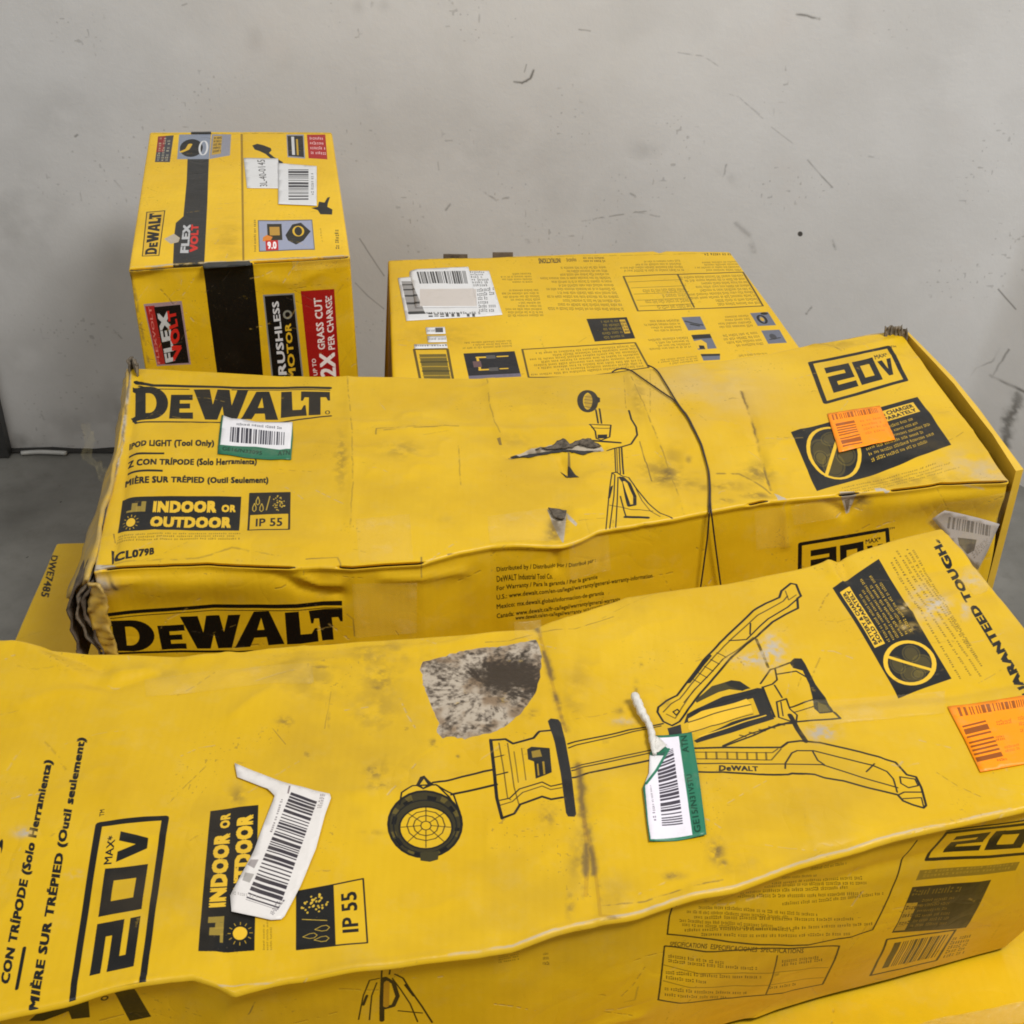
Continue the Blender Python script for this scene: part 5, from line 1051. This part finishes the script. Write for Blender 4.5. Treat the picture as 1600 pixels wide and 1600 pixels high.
    S(a4, [(285, 690), (320, 655), (360, 635), (480, 480), (600, 355), (720, 250), (840, 180), (860, 155)], 1.2, .8); S(a4, [(300, 700), (340, 720), (420, 600), (560, 450), (620, 410), (700, 350)], 1.2, .7); S(a4, [(850, 130), (865, 175), (900, 150)], 1.1, .7); S(a4, [(590, 362), (670, 358), (770, 265), (860, 210), (905, 170)], 1.4); S(a4, [(688, 285), (686, 335)], 1.4)
    S(a4, [(330, 690), (350, 680), (360, 690), (345, 705), (330, 690)], 1.4)
    for k in range(5): S(a4, [(420+k*28, 540-k*30), (460+k*28, 560-k*30)], 1.2, .8)
    S(a4, [(380, 650), (470, 545), (560, 450)], 1.1, .8); T.poly(a4([(385, 565), (460, 465), (500, 425), (510, 435), (470, 480), (410, 560)]), BLK)
    # handle loop
    T.poly(a4([(470, 608), (510, 570), (600, 542), (640, 548), (690, 580), (640, 590), (590, 585), (540, 600), (440, 650), (430, 640)]), (.24, .21, .1)); T.poly(a4([(600, 543), (640, 548), (685, 578), (650, 592), (590, 570), (570, 553)]), (.13, .12, .09))
    T.poly(a4([(395, 700), (560, 620), (720, 578), (750, 580), (785, 690), (800, 720), (600, 790), (440, 838), (425, 828), (600, 740), (730, 700), (700, 625), (560, 665), (380, 745)]), (.12, .12, .115))
    T.poly(a4([(460, 690), (600, 655), (670, 628), (690, 650), (700, 690), (600, 730), (470, 770), (420, 790), (400, 770), (400, 720)]), YEL); S(a4, [(400, 738), (560, 690), (690, 655)], 1.2, .7); S(a4, [(400, 792), (560, 745), (700, 700)], 1.2, .8); S(a4, [(430, 690), (600, 632), (710, 600)], 1.6, .9); T.stroke(a4([(450, 812), (620, 752), (760, 704)]), 1.6, YEL)
    T.poly(a4([(303, 770), (366, 748), (372, 806), (312, 806)]), (.10, .12, .14))
    # battery block
    S(a4, [(735, 558), (755, 530), (780, 495), (802, 490), (812, 540), (790, 560), (745, 575)], 1.6); S(a4, [(745, 575), (800, 710)], 2.2); S(a4, [(800, 565), (835, 620)], 1.6); S(a4, [(806, 488), (870, 465)], 1.8); S(a4, [(815, 515), (900, 502), (950, 530), (980, 590), (985, 640)], 1.5); S(a4, [(810, 640), (855, 625), (872, 665), (905, 700), (900, 740), (820, 712)], 1.6, .95, True); S(a4, [(830, 640), (840, 705)], 1.2); S(a4, [(870, 660), (980, 630)], 1.5); S(a4, [(890, 685), (990, 655)], 1.3)
    T.poly(a4([(868, 465), (890, 445), (925, 446), (942, 470), (990, 560), (1030, 615), (1062, 660), (1075, 690), (1010, 695), (985, 670), (975, 620), (960, 560), (930, 500), (885, 488)]), (.11, .11, .105)); T.poly(a4([(1000, 640), (1040, 650), (1060, 685), (1005, 688)]), (.35, .3, .12))
    S(a4, [(1075, 690), (1105, 720), (980, 725), (860, 738), (740, 775)], 2.0); S(a4, [(900, 740), (820, 745), (700, 800), (560, 855)], 1.8); S(a4, [(740, 775), (690, 790), (560, 850)], 1.4)
    for k in range(5): S(a4, [(640+k*45, 800-k*14), (665+k*45, 805-k*14)], 2.0, .7)
    S(a4, [(715, 360), (770, 485)], 2.4, .8); S(a4, [(872, 700), (905, 765), (945, 824)], 4.4); 
    # lower leg
    S(a4, [(425, 862), (560, 858), (830, 855), (862, 830), (920, 822), (1010, 830), (1200, 875), (1360, 922), (1385, 950), (1412, 980), (1455, 990), (1480, 1040), (1502, 1120), (1490, 1132), (1440, 1118), (1395, 1100), (1370, 1072), (1240, 1042), (1120, 1010), (1030, 998), (985, 985), (880, 985), (860, 992), (730, 990), (440, 974)], 2.2)
    S(a4, [(848, 960), (850, 930), (880, 880), (905, 868), (980, 868), (1100, 900), (1250, 935), (1320, 965), (1350, 1000), (1368, 1060)], 1.6); S(a4, [(848, 935), (1020, 935), (1200, 990), (1370, 1040)], 1.5); S(a4, [(975, 868), (1000, 915), (1030, 935)], 1.6); S(a4, [(1225, 965), (1262, 930)], 1.5); S(a4, [(1380, 990), (1450, 1000), (1465, 1030), (1420, 1040), (1385, 1020), (1380, 990)], 1.5); S(a4, [(1375, 1072), (1400, 1060), (1480, 1060)], 1.5); S(a4, [(1395, 1090), (1480, 1085), (1490, 1125)], 1.3)
    S(a4, [(430, 880), (790, 880), (815, 862)], 1.2, .8); S(a4, [(440, 912), (785, 915), (830, 862)], 1.3, .8); S(a4, [(440, 935), (845, 935)], 1.5); [S(a4, [(x, 880), (x+2, 912)], 1.8, .7) for x in (482, 530, 580, 625, 672, 716, 760)]
    T.text('DeWALT', Q(a4, (540, 975), (725, 975), (722, 946), (542, 944)), BLK, .045)
    # wear
    T.grime(13, .3)
    for c_, rx, ry, st in [((100, 300), 50, 50, .5), ((60, 200), 60, 30, .4), ((500, 740), 30, 8, .3), ((350, 600), 16, 12, .9), ((100, 800), 40, 16, .6), ((430, 480), 60, 20, .25), ((220, 530), 8, 6, .8), ((460, 660), 6, 5, .9), ((800, 470), 20, 14, .6), ((880, 940), 24, 30, .5), ((1140, 600), 20, 16, .25), ((1310, 235), 6, 6, .6), ((1210, 450), 14, 10, .5), ((1470, 1210), 26, 10, .6), ((980, 1340), 14, 40, .5), ((1240, 510), 30, 10, .3)]:
        T.blot(a3([c_])[0], rx*.6, ry*.6, 0, st, 0, int(rx)+3, .006)
    for c_, rx, ry, st in [((1190, 830), 30, 20, .6), ((1280, 960), 16, 14, .6), ((1560, 1030), 50, 26, .7), ((1530, 800), 60, 14, .35), ((1570, 680), 26, 12, .6), ((1330, 600), 50, 8, .6), ((1370, 820), 8, 40, .35), ((990, 1140), 30, 40, .5), ((1560, 1280), 50, 10, .3)]: T.blot(a1([c_])[0], rx*.5, ry*.5, 0, st, 0, int(rx)+4, .006)
    for c_, rx, ry, st in [((530, 1340), 22, 30, .9), ((330, 1450), 26, 10, .8), ((560, 1400), 14, 14, .8), ((300, 650), 14, 12, .5), ((940, 1150), 6, 50, .3), ((160, 590), 8, 26, .5)]: T.blot(a4([c_])[0], rx*.6, ry*.6, 0, st, 0, int(rx)+5, .006)
    for c_, rx, ry, st in [((480, 1060), 70, 40, .35), ((590, 1110), 50, 60, .35), ((620, 1020), 50, 16, .4), ((600, 1200), 60, 40, .3), ((250, 1050), 60, 16, .2), ((905, 1330), 16, 60, .5), ((900, 1080), 20, 60, .3), ((1150, 1350), 60, 20, .25), ((1060, 1430), 60, 10, .4), ((330, 1370), 40, 60, .2), ((960, 1400), 40, 40, .25)]: T.blot(c_, rx, ry, .2, st, 0, int(rx)+5, .015)
    T.soft_line(a1([(1380, 700), (1365, 790), (1352, 852)]), 1.2, .6, 0, 2, .05); T.soft_line(a1([(1130, 850), (1190, 920)]), 1, .6, 0, 2, .01)
    st_l = a3([(820, 45), (838, 90), (856, 160), (885, 270), (905, 350), (930, 440), (960, 540)]); st_l2 = a3([(1015, 700), (1030, 860), (1045, 960), (1062, 1100), (1052, 1300)]); st_l3 = a3([(1045, 960), (1085, 1100), (1110, 1300), (1120, 1390), (1210, 1395)])
    BR = (.55, .36, .12)
    for l, w_ in ((st_l, 3.4), (st_l2, 5), (st_l3, 4)): T.stroke(l, w_, BR, .28); T.soft_line(l, w_*1.8, .75, 0, 5, .02)
    T.soft_line(a3([(1048, 1130), (1056, 1200), (1045, 1300)]), 3, 1, 0, 6, .05); T.soft_line(a3([(1090, 1440), (1150, 1405), (1220, 1385)]), 3, .9, 0, 6, .05); T.soft_line(a3([(590, 135), (700, 125), (850, 85), (1000, 75), (1180, 15)]), 1.4, .5, 0, 7); T.soft_line(a4([(0, 260), (180, 170), (330, 120)]), 1.2, .3, 0, 7)
    T.soft_line(a4([(0, 1580), (200, 1560), (370, 1510), (560, 1470)]), 2, .6, 0, 8); T.soft_line([(x, y-6) for x, y in ft[10:]], 2.2, .6, 1, 19, .02); T.soft_line([(900, 1455), (1000, 1430), (1150, 1394), (1250, 1358), (1400, 1313), (1600, 1268)], 2.2, .8, 1, 9, .02); T.soft_line([(0, 1592), (262, 1536), (450, 1532), (700, 1502), (900, 1456)], 2, .5, 1, 9, .02)
    for c_, rx, ry, st in [((800, 1000), 0, 0, 0), ((100, 490), 26, 14, .9), ((310, 670), 22, 12, .6), ((190, 480), 8, 8, .0)]:
        if st: T.blot(a2([c_])[0], rx*.6, ry*.6, 0, st, 1, 4, .006)
    for c_, rx, ry, st in [((780, 420), 46, 50, 1.0), ((690, 450), 60, 22, .8), ((1020, 785), 46, 26, 1.0), ((100, 735), 40, 12, .6), ((780, 350), 30, 12, .6)]: T.blot(a4([c_])[0], rx*.5, ry*.5, 0, st, 1, 4, .005)
    for c_, rx, ry, st in [((830, 500), 80, 60, .9), ((760, 430), 50, 60, .6), ((1060, 330), 60, 40, .5), ((1020, 510), 26, 40, .6), ((660, 500), 30, 30, .6), ((690, 620), 50, 20, .6)]: T.blot(a5([c_])[0], rx*.35, ry*.35, 0, st, 1, 9, .006)
    # torn grey patch
    patch = rag(a3([(298, 222), (360, 208), (420, 190), (500, 172), (560, 160), (640, 155), (720, 140), (820, 118), (838, 150), (846, 200), (842, 290), (818, 370), (780, 425), (740, 470), (690, 510), (640, 540), (560, 565), (490, 577), (430, 568), (390, 572), (358, 548), (372, 505), (352, 460), (325, 400), (300, 330), (296, 285), (283, 262)]), 1.1, 5, 4)
    T.poly(patch, (.60, .56, .50)); t_ = T.tx(patch); x0, y0 = np.maximum(t_.min(0).astype(int), 0); x1, y1 = t_.max(0).astype(int)+1
    X = T.X[y0:y1, x0:x1]; Y = T.Y[y0:y1, x0:x1]; r = T.cover([t_]); mn, mx, m = r
    X = T.X[mn[1]:mx[1], mn[0]:mx[0]]; Y = T.Y[mn[1]:mx[1], mn[0]:mx[0]]; ctr = T.P.px(a3([(600, 350)]))[0]; cd = T.P.px(a3([(690, 300)]))[0]
    th = np.arctan2(Y-ctr[1], X-ctr[0]); rr = np.hypot(X-ctr[0], Y-ctr[1])
    n1 = fbm(X, Y, .010, 5, 4); n2 = fbm(X, Y, .003, 8, 3); rad = vnoise(th*9+20, rr*60, 1, 3)*.5+vnoise(th*22+50, rr*180, 1, 6)*.5
    dk = np.clip(1.35-np.hypot((X-cd[0])/.032, (Y-cd[1])/.026), 0, 1)
    v = n1*.34+n2*.38+rad*.30*sm(.008, .03, rr)+.02*sm(.04, .0, rr)
    k1 = sm(.42, .80, v+dk*.42)*.97; cols = []
    for lt, md, dr in ((.68, .50, .19), (.63, .42, .155), (.56, .33, .12)):
        a_ = lt+(md-lt)*sm(.45, .75, fbm(X+5, Y, .018, 15, 3)); cols.append(a_+(dr-a_)*k1)
    for k in range(3): T.ink[mn[1]:mx[1], mn[0]:mx[0], k] = T.ink[mn[1]:mx[1], mn[0]:mx[0], k]*(1-m)+cols[k]*m
    W_ = T.wear[mn[1]:mx[1], mn[0]:mx[0]]; W_[..., 0] = W_[..., 0]*(1-m); W_[..., 1] *= (1-m); W_[..., 2] = .5-m*(.10+.10*k1)+m*.1*n2; W_[..., 0] = np.maximum(W_[..., 0], m*.12*dk)
    # ------- stickers on top
    T.target = 'stk'; T.stk[..., :3] = (.84, .82, .80); w1 = lambda *p: Q(sw, *p)
    T.barcode(Quad(*sw([(660, 365), (255, 1320), (545, 1400), (890, 440)])), 62, (.22, .2, .22), 12)
    T.greek(w1((590, 430), (490, 720), (470, 715), (570, 430)), 1, (.35, .32, .33), .9, .9, 5, 0, 16); T.greek(w1((500, 1450), (600, 1320), (540, 1300), (470, 1430)), 3, (.3, .28, .3), .9, .8, 5, 0, 7); T.greek(w1((930, 500), (960, 400), (915, 390), (890, 500)), 3, (.4, .35, .35), .8, .8, 5, 0, 5); T.greek(w1((140, 1290), (360, 1310), (355, 1270), (140, 1255)), 1, (.6, .58, .56), .8, .8, 5, 0, 12)
    T.poly(sw([(300, 960), (370, 960), (330, 1040), (270, 1010)]), (.6, .57, .56)); T.poly(sw([(250, 1080), (330, 1090), (290, 1170), (225, 1150)]), (.62, .6, .58)); T.poly(sw([(640, 300), (655, 302), (640, 380), (625, 375)]), (.5, .46, .46))
    T.poly(stg([(250, 380), (960, 380), (960, 1520), (200, 1520)]), (.16, .44, .33)); T.poly(stg([(400, 462), (615, 462), (745, 1415), (345, 1458), (320, 1300), (290, 960), (300, 920), (500, 640), (520, 575), (410, 490)]), (.88, .86, .89))
    T.barcode(Quad(*stg([(455, 1322), (400, 640), (560, 570), (655, 1305)])), 46, (.25, .23, .27), 15); T.greek(Q(stg, (405, 1275), (350, 940), (335, 945), (372, 1280)), 1, (.45, .42, .46), .9, .9, 5, 0, 26)
    T.poly(stg([(300, 920), (500, 640), (330, 640), (280, 900)]), (.86, .85, .85)); T.stroke(stg([(300, 930), (400, 790), (520, 575)]), 2.6, (.16, .44, .33))
    dg = (.07, .24, .17); T.text('GE15/N31V5TU', Quad(*stg([(830, 1395), (735, 835), (685, 840), (765, 1400)])), dg, .02); T.text('ATN', Quad(*stg([(715, 622), (690, 462), (630, 462), (650, 625)])), dg, .02)
    oq = Quad(*(a5([(1120, 1478), (1520, 1430), (1430, 1020), (918, 1092)]))); og = (.99, .56, .0); ob = (.50, .26, .08)
    T.poly(a5([(900, 1080), (1500, 1000), (1560, 1440), (1100, 1500)]), og); T.barcode(Q(a5, (990, 1148), (1460, 1078), (1452, 1035), (970, 1098)), 42, ob, 5, .85); T.barcode(Q(a5, (1000, 1205), (1090, 1420), (1245, 1385), (1140, 1170)), 12, ob, 8, .9)
    T.greek(Q(a5, (1210, 1210), (1300, 1195), (1295, 1160), (1200, 1172)), 1, ob, .5, .8, 4, 0, 8); T.greek(Q(a5, (1200, 1300), (1250, 1290), (1240, 1260), (1200, 1265)), 2, ob, .8, .8, 4, 0, 4); T.greek(Q(a5, (1260, 1370), (1340, 1350), (1330, 1310), (1250, 1325)), 2, ob, .5, .7, 4, 0, 7); T.greek(Q(a5, (1350, 1260), (1440, 1250), (1400, 1140), (1330, 1150)), 3, ob, .5, .7, 4, 0, 7); T.greek(Q(a5, (1210, 1420), (1260, 1412), (1255, 1395), (1205, 1400)), 1, ob, .8, .8, 4, 0, 4)
    T.target = 'ink'
    # ------- front print
    H = lambda *p: Q(a6, *p); OL = (.28, .22, .05)
    F.stroke(a6([(1165, 215), (1110, 290), (1060, 400), (1010, 500), (970, 570), (880, 600), (700, 630), (500, 630), (300, 618), (118, 602), (128, 530), (150, 470)]), 1.8, (.15, .12, .03))
    rows = [([(720, 330), (870, 300)], 3), ([(600, 368), (745, 358)], 3), ([(560, 395), (930, 365)], 5), ([(530, 412), (950, 380)], 6), ([(430, 440), (870, 400)], 6), ([(420, 455), (930, 420)], 7), ([(600, 470), (1020, 420)], 6), ([(250, 492), (740, 505)], 7), ([(200, 510), (620, 518)], 7), ([(230, 530), (900, 520)], 8), ([(170, 545), (560, 552)], 6), ([(180, 560), (640, 565)], 6), ([(190, 580), (970, 540)], 9), ([(260, 595), (870, 580)], 7)]
    for k, (p, dn) in enumerate(rows):
        (xa, ya), (xb, yb) = p; F.greek(H((xa, ya+13), (xb, yb+13), (xb, yb), (xa, ya)), 1, OL, .85, .9, 60+k, 0, dn*9)
    F.stroke(a6([(105, 648), (830, 636), (765, 805), (600, 840), (300, 858), (72, 850)]), 1.8, (.15, .12, .03), 1, True); F.stroke(a6([(570, 672), (525, 845)]), 1.5, OL)
    F.text('SPECIFICATIONS  ESPECIFICACIONES  SPECIFICATIONS', H((125, 650), (680, 664), (682, 644), (130, 632)), OL, .02)
    for k, p in enumerate([[(120, 680), (350, 700)], [(120, 698), (480, 722)], [(108, 740), (500, 758)], [(108, 758), (270, 775)], [(100, 800), (440, 828)], [(100, 822), (360, 845)], [(590, 690), (740, 680)], [(590, 706), (760, 692)], [(560, 748), (575, 748)], [(540, 805), (650, 798)]]):
        (xa, ya), (xb, yb) = p; F.greek(H((xa, ya+14), (xb, yb+10), (xb, yb-4), (xa, ya)), 1, OL, .9, .9, 80+k, 0, max(3, (xb-xa)//9))
    F.stroke(a6([(100, 720), (540, 745), (785, 730)]), 1, OL, .7); F.stroke(a6([(95, 778), (530, 800), (770, 775)]), 1, OL, .7)
    logo20(F, H((1205, 297), (1750, 250), (1830, 120), (1290, 182)), 3.6, (.1, .09, .05)); F.stroke(a6([(1290, 172), (1700, 120)]), 2.2, (.12, .1, .04))
    q = H((1155, 374), (1570, 330), (1590, 296), (1175, 335)); F.rect(q, 0, 0, 1, 1, (.40, .34, .12), .8); F.greek(q.sub(.05, .1, .95, .9), 2, (.66, .54, .16), .9, .6, 5, 0, 26)
    q = H((1050, 585), (1360, 562), (1468, 368), (1140, 400)); F.rect(q, 0, 0, 1, 1, (.11, .10, .08)); F.greek(q.sub(.04, .78, .66, .95), 1, (.42, .34, .1), .9, .8, 6, 0, 16); F.greek(q.sub(.22, .06, .7, .72), 6, (.5, .4, .12), .9, .55, 6, .25, 20); F.rect(q, .02, .04, .17, .66, (.66, .53, .14)); F.greek(q.sub(.04, .1, .15, .6), 3, (.2, .16, .05), .9, .5, 6, 0, 3)
    q = H((965, 768), (1240, 706), (1316, 572), (1030, 612)); F.stroke(q([(0, 0), (1, 0), (1, 1), (0, 1)]), 2.2, (.13, .11, .04), 1, True); F.barcode(q.sub(.12, .14, .93, .88), 34, (.2, .16, .05), 7); F.rect(q, .12, .14, .2, .88, (.24, .2, .06))
    F.greek(H((1265, 700), (1350, 680), (1390, 595), (1310, 605)), 5, OL, .9, .8, 8, .2, 8)
    F.text('LT', Quad(*a2([(120, 1420), (560, 1310), (585, 1180), (240, 1240)])), (.05, .045, .035), .05) if False else None
    F.poly(a2([(150, 1268), (290, 1228), (372, 1222), (378, 1300), (300, 1300), (286, 1262), (180, 1300), (120, 1300)]), (.05, .045, .03)); F.poly(a2([(480, 1192), (566, 1180), (635, 1300), (545, 1320)]), (.05, .045, .03)); F.ring(Q(a2, (428, 1230), (455, 1225), (452, 1208), (426, 1212)), .5, .5, .5, .5, 2)
    F.greek(H((-400, 745), (-375, 745), (-380, 685), (-398, 690)), 3, BLK, .8, .6, 4, 0, 4)
    zq = a7; St = lambda p, w_=1.6: F.stroke(zq(p), w_, (.14, .11, .04))
    St([(530, 430), (526, 640)], 2); St([(565, 430), (562, 460)], 2); F.stroke(zq([(545, 478), (580, 500), (598, 560), (580, 600), (545, 610)]), 4.5, (.12, .11, .08)); F.stroke(zq([(540, 480), (533, 560), (532, 660)]), 5, (.10, .09, .06)); F.stroke(zq([(552, 500), (550, 600)]), 6, (.70, .52, .1))
    St([(520, 480), (480, 490), (455, 560), (435, 660)]); St([(510, 500), (490, 560), (480, 660)]); St([(585, 460), (620, 480), (650, 530), (700, 600), (740, 660)], 2); St([(575, 480), (610, 530), (650, 590), (680, 660)]); F.stroke(zq([(630, 510), (665, 555)]), 3, (.1, .09, .05)); St([(600, 620), (700, 625)]); F.stroke(zq([(455, 600), (470, 560)]), 3, (.1, .09, .05))
    F.greek(Q(zq, (1018, 415), (1125, 400), (1100, 358), (1018, 372)), 4, OL, .8, .5, 4, .2, 12); F.soft_line(zq([(1535, 545), (1575, 535), (1590, 485)]), 1.6, 1, 0, 4, .1); F.soft_line([(390, 1600), (400, 1580)], 2, .7, 0, 4)
    F.grime(14, .25)
    # ------- relief of the top: crushed left part, buckles, folds
    c.crease(a1([(60, 490), (150, 530), (250, 590), (340, 640)]), .007, .012); c.crease(a1([(210, 520), (330, 560), (430, 600)]), -.008, .011); c.crease(a1([(340, 650), (450, 680), (560, 640), (740, 575)]), -.007, .012); c.crease(a1([(130, 740), (240, 700), (420, 690)]), .006, .016); c.dent(a1([(90, 690)])[0], .05, .04, .005, .3); c.dent(a1([(60, 780)])[0], .09, .03, -.005, .4)
    c.crease(a1([(500, 620), (640, 600), (800, 560), (940, 540)]), .006, .010); c.crease(a1([(950, 640), (1200, 590), (1600, 545)]), .003, .007); c.crease(a1([(900, 545), (1250, 525), (1600, 500)]), -.003, .008); c.dent(a1([(1100, 740)])[0], .05, .04, .006, -.6); c.crease(a1([(980, 800), (1060, 740), (1130, 700)]), .004, .010)
    c.crease(a1([(1000, 1180), (1150, 1130), (1600, 1110)]), .0015, .008); c.dent((250, 1350), .12, .1, .006); c.dent((620, 1400), .14, .06, -.005)
    c.crease(a3([(820, 45), (856, 160), (905, 350), (960, 540), (1020, 800), (1062, 1100), (1090, 1420)]), -.0022, .008); c.crease(a3([(900, 45), (940, 160), (985, 350), (1040, 540)]), .0012, .010)
    c.crease(a3([(0, 830), (200, 815), (380, 780)]), .0025, .008); c.crease(a3([(20, 170), (400, 150), (720, 60)]), .004, .009)
    c.crease(a5([(195, 195), (240, 300), (300, 350)]), .007, .009); c.crease(a5([(240, 150), (300, 260), (310, 340)]), -.007, .009); c.crease(a5([(0, 1080), (280, 1060), (620, 1022), (920, 1012), (1371, 925)]), -.0045, .010); c.crease(a5([(280, 1110), (700, 1090), (930, 1070)]), .003, .010)
    c.crease(a5([(640, 560), (760, 520), (1000, 400), (1160, 390)]), .004, .008); c.crease(a5([(780, 290), (900, 270), (1060, 240)]), -.003, .006); c.dent(a5([(1100, 400)])[0], .018, .012, -.006); c.dent(a5([(850, 180)])[0], .06, .03, .005)
    c.crease(a4([(860, 1000), (940, 1150), (1010, 1330)]), .002, .008); c.crease(a4([(700, 0+120), (760, 480)]), .0015, .01); c.dent(a4([(1000, 300)])[0], .1, .05, .005); c.dent(a4([(500, 1150)])[0], .12, .08, .004)
    c.crease(a2([(940, 985), (960, 1060), (975, 1150)]), -.003, .008); c.dent((364, 1530), .03, .025, -.008)
    # lip along the front edge
    ed = np.array(ft[1:], float); c.crease((ed-[0, 15]).tolist(), -.0014, .004)
    c.crease(a4([(300, 1520), (600, 1430), (880, 1340), (1200, 1300)]), -.003, .006); c.crease(a4([(420, 1500), (700, 1400), (900, 1330)]), .003, .005)
    for k, (x, y, d_) in enumerate([(760, 1490, -.004), (860, 1462, .004), (980, 1424, -.005), (1090, 1402, .004), (560, 1512, .003), (470, 1520, -.004), (180, 1545, .005), (90, 1566, -.004)]): c.dent((x, y), .018, .012, d_)
    for_scale = [c.dents.__setitem__(k, (*d_[:3], d_[3]*.6, d_[4])) for k, d_ in enumerate(list(c.dents))]; [c.creases.__setitem__(k, (d_[0], d_[1]*.65, d_[2])) for k, d_ in enumerate(list(c.creases))]
    # front face relief
    c.dent((1000, 1560), .2, .07, .004, 0, True); c.dent((400, 1640), .2, .06, -.006, 0, True); c.crease([(1180, 1590), (1350, 1555), (1550, 1500)], .004, .01, True); c.crease([(1130, 1420), (1300, 1385), (1560, 1320)], -.003, .012, True); c.crease(a7([(1420, 640), (1590, 600)]), .003, .006, True)
    root = thing('carton', (.0, .8, c.zb), 'large crushed yellow box in front with a torn grey patch on its top', 'box')
    c.build('body', root, [card_mat('front_box_top', T, .92, .40, .5), card_mat('front_box_front', F, .98, .42, .4), M_YSIDE, M_SLIT_SHADE], T, F)
    MS = stk_mat('front_sticker', T)
    rip = lambda uv, Pn: .0016*fbm(uv[:, 0], uv[:, 1], .02, 6, 2)
    tag(c.sheet('sticker', root, sw([(155, 95), (330, 170), (580, 262), (860, 345), (1005, 375), (1015, 410), (960, 560), (880, 850), (740, 1180), (600, 1450), (570, 1478), (480, 1490), (330, 1462), (130, 1430), (118, 1290), (200, 1130), (330, 880), (420, 640), (500, 440), (515, 400), (450, 330), (330, 280), (180, 222)]), MS, T, .0014, curl=rip, cell=.005), 'torn white barcode sticker')
    tg = c.sheet('sticker', root, stg([(395, 440), (740, 440), (800, 800), (880, 1420), (600, 1460), (335, 1475), (310, 1300), (272, 970), (330, 820), (338, 620), (380, 520)]), MS, T, .0022, curl=lambda uv, Pn: .0015*np.sin(uv[:, 0]*90), cell=.005); tag(tg, 'green and white barcode tag')
    tag(c.sheet('sticker', root, a5([(915, 1092), (1371, 1022), (1560, 995), (1600, 1200), (1640, 1400), (1400, 1425), (1110, 1478), (1010, 1270)]), MS, T, .0014), 'orange price sticker at the right edge')
    pts = stg([(180, 110), (215, 170), (265, 270), (320, 350), (355, 450), (365, 560), (385, 650)]); b3 = c.P.hit(pts); b3[:, 2] = c.top_z(b3[:, 0], b3[:, 1])+np.array([.009, .008, .006, .0055, .005, .0045, .0035])
    b3 = resample(b3, 40); rad = np.interp(np.linspace(0, 1, 40), [0, .05, .3, .5, .75, 1], [.0030, .0050, .0048, .0034, .0040, .0022])*.78*(1+.10*np.sin(np.arange(40)*1.3)+.08*np.sin(np.arange(40)*2.9))
    M_TW = plain_mat('crumpled_white_film', (.72, .69, .63), .35, .1, 120, .7, .003)
    o = tube([b3], rad, 'twisted_film', M_TW, root, 9); o.parent = tg
    fan = stg([(380, 470), (430, 500), (500, 570), (420, 640), (360, 650), (340, 560)]); c.sheet('twisted_film', root, fan, M_TW, T, .0040, curl=rip, cell=.003)
    for p in (a3([(720, 50), (845, 30), (850, 110), (725, 120)]), a4([(930, 640), (1590, 590), (1590, 700), (960, 760)]), a1([(600, 640), (1300, 590), (1310, 670), (610, 720)])):
        c.sheet('tape_strip', root, p, M_TAPE, T, .0009, curl=lambda uv, Pn: .0008*fbm(uv[:, 0], uv[:, 1], .03, 13, 2))
    # white scuffed film at the right edge
    c.sheet('tape_strip', root, a5([(1010, 260), (1060, 240), (1160, 370), (1150, 400), (1070, 420), (1000, 340)]), M_TAPE, T, .0012, curl=rip, cell=.004)
build_front()
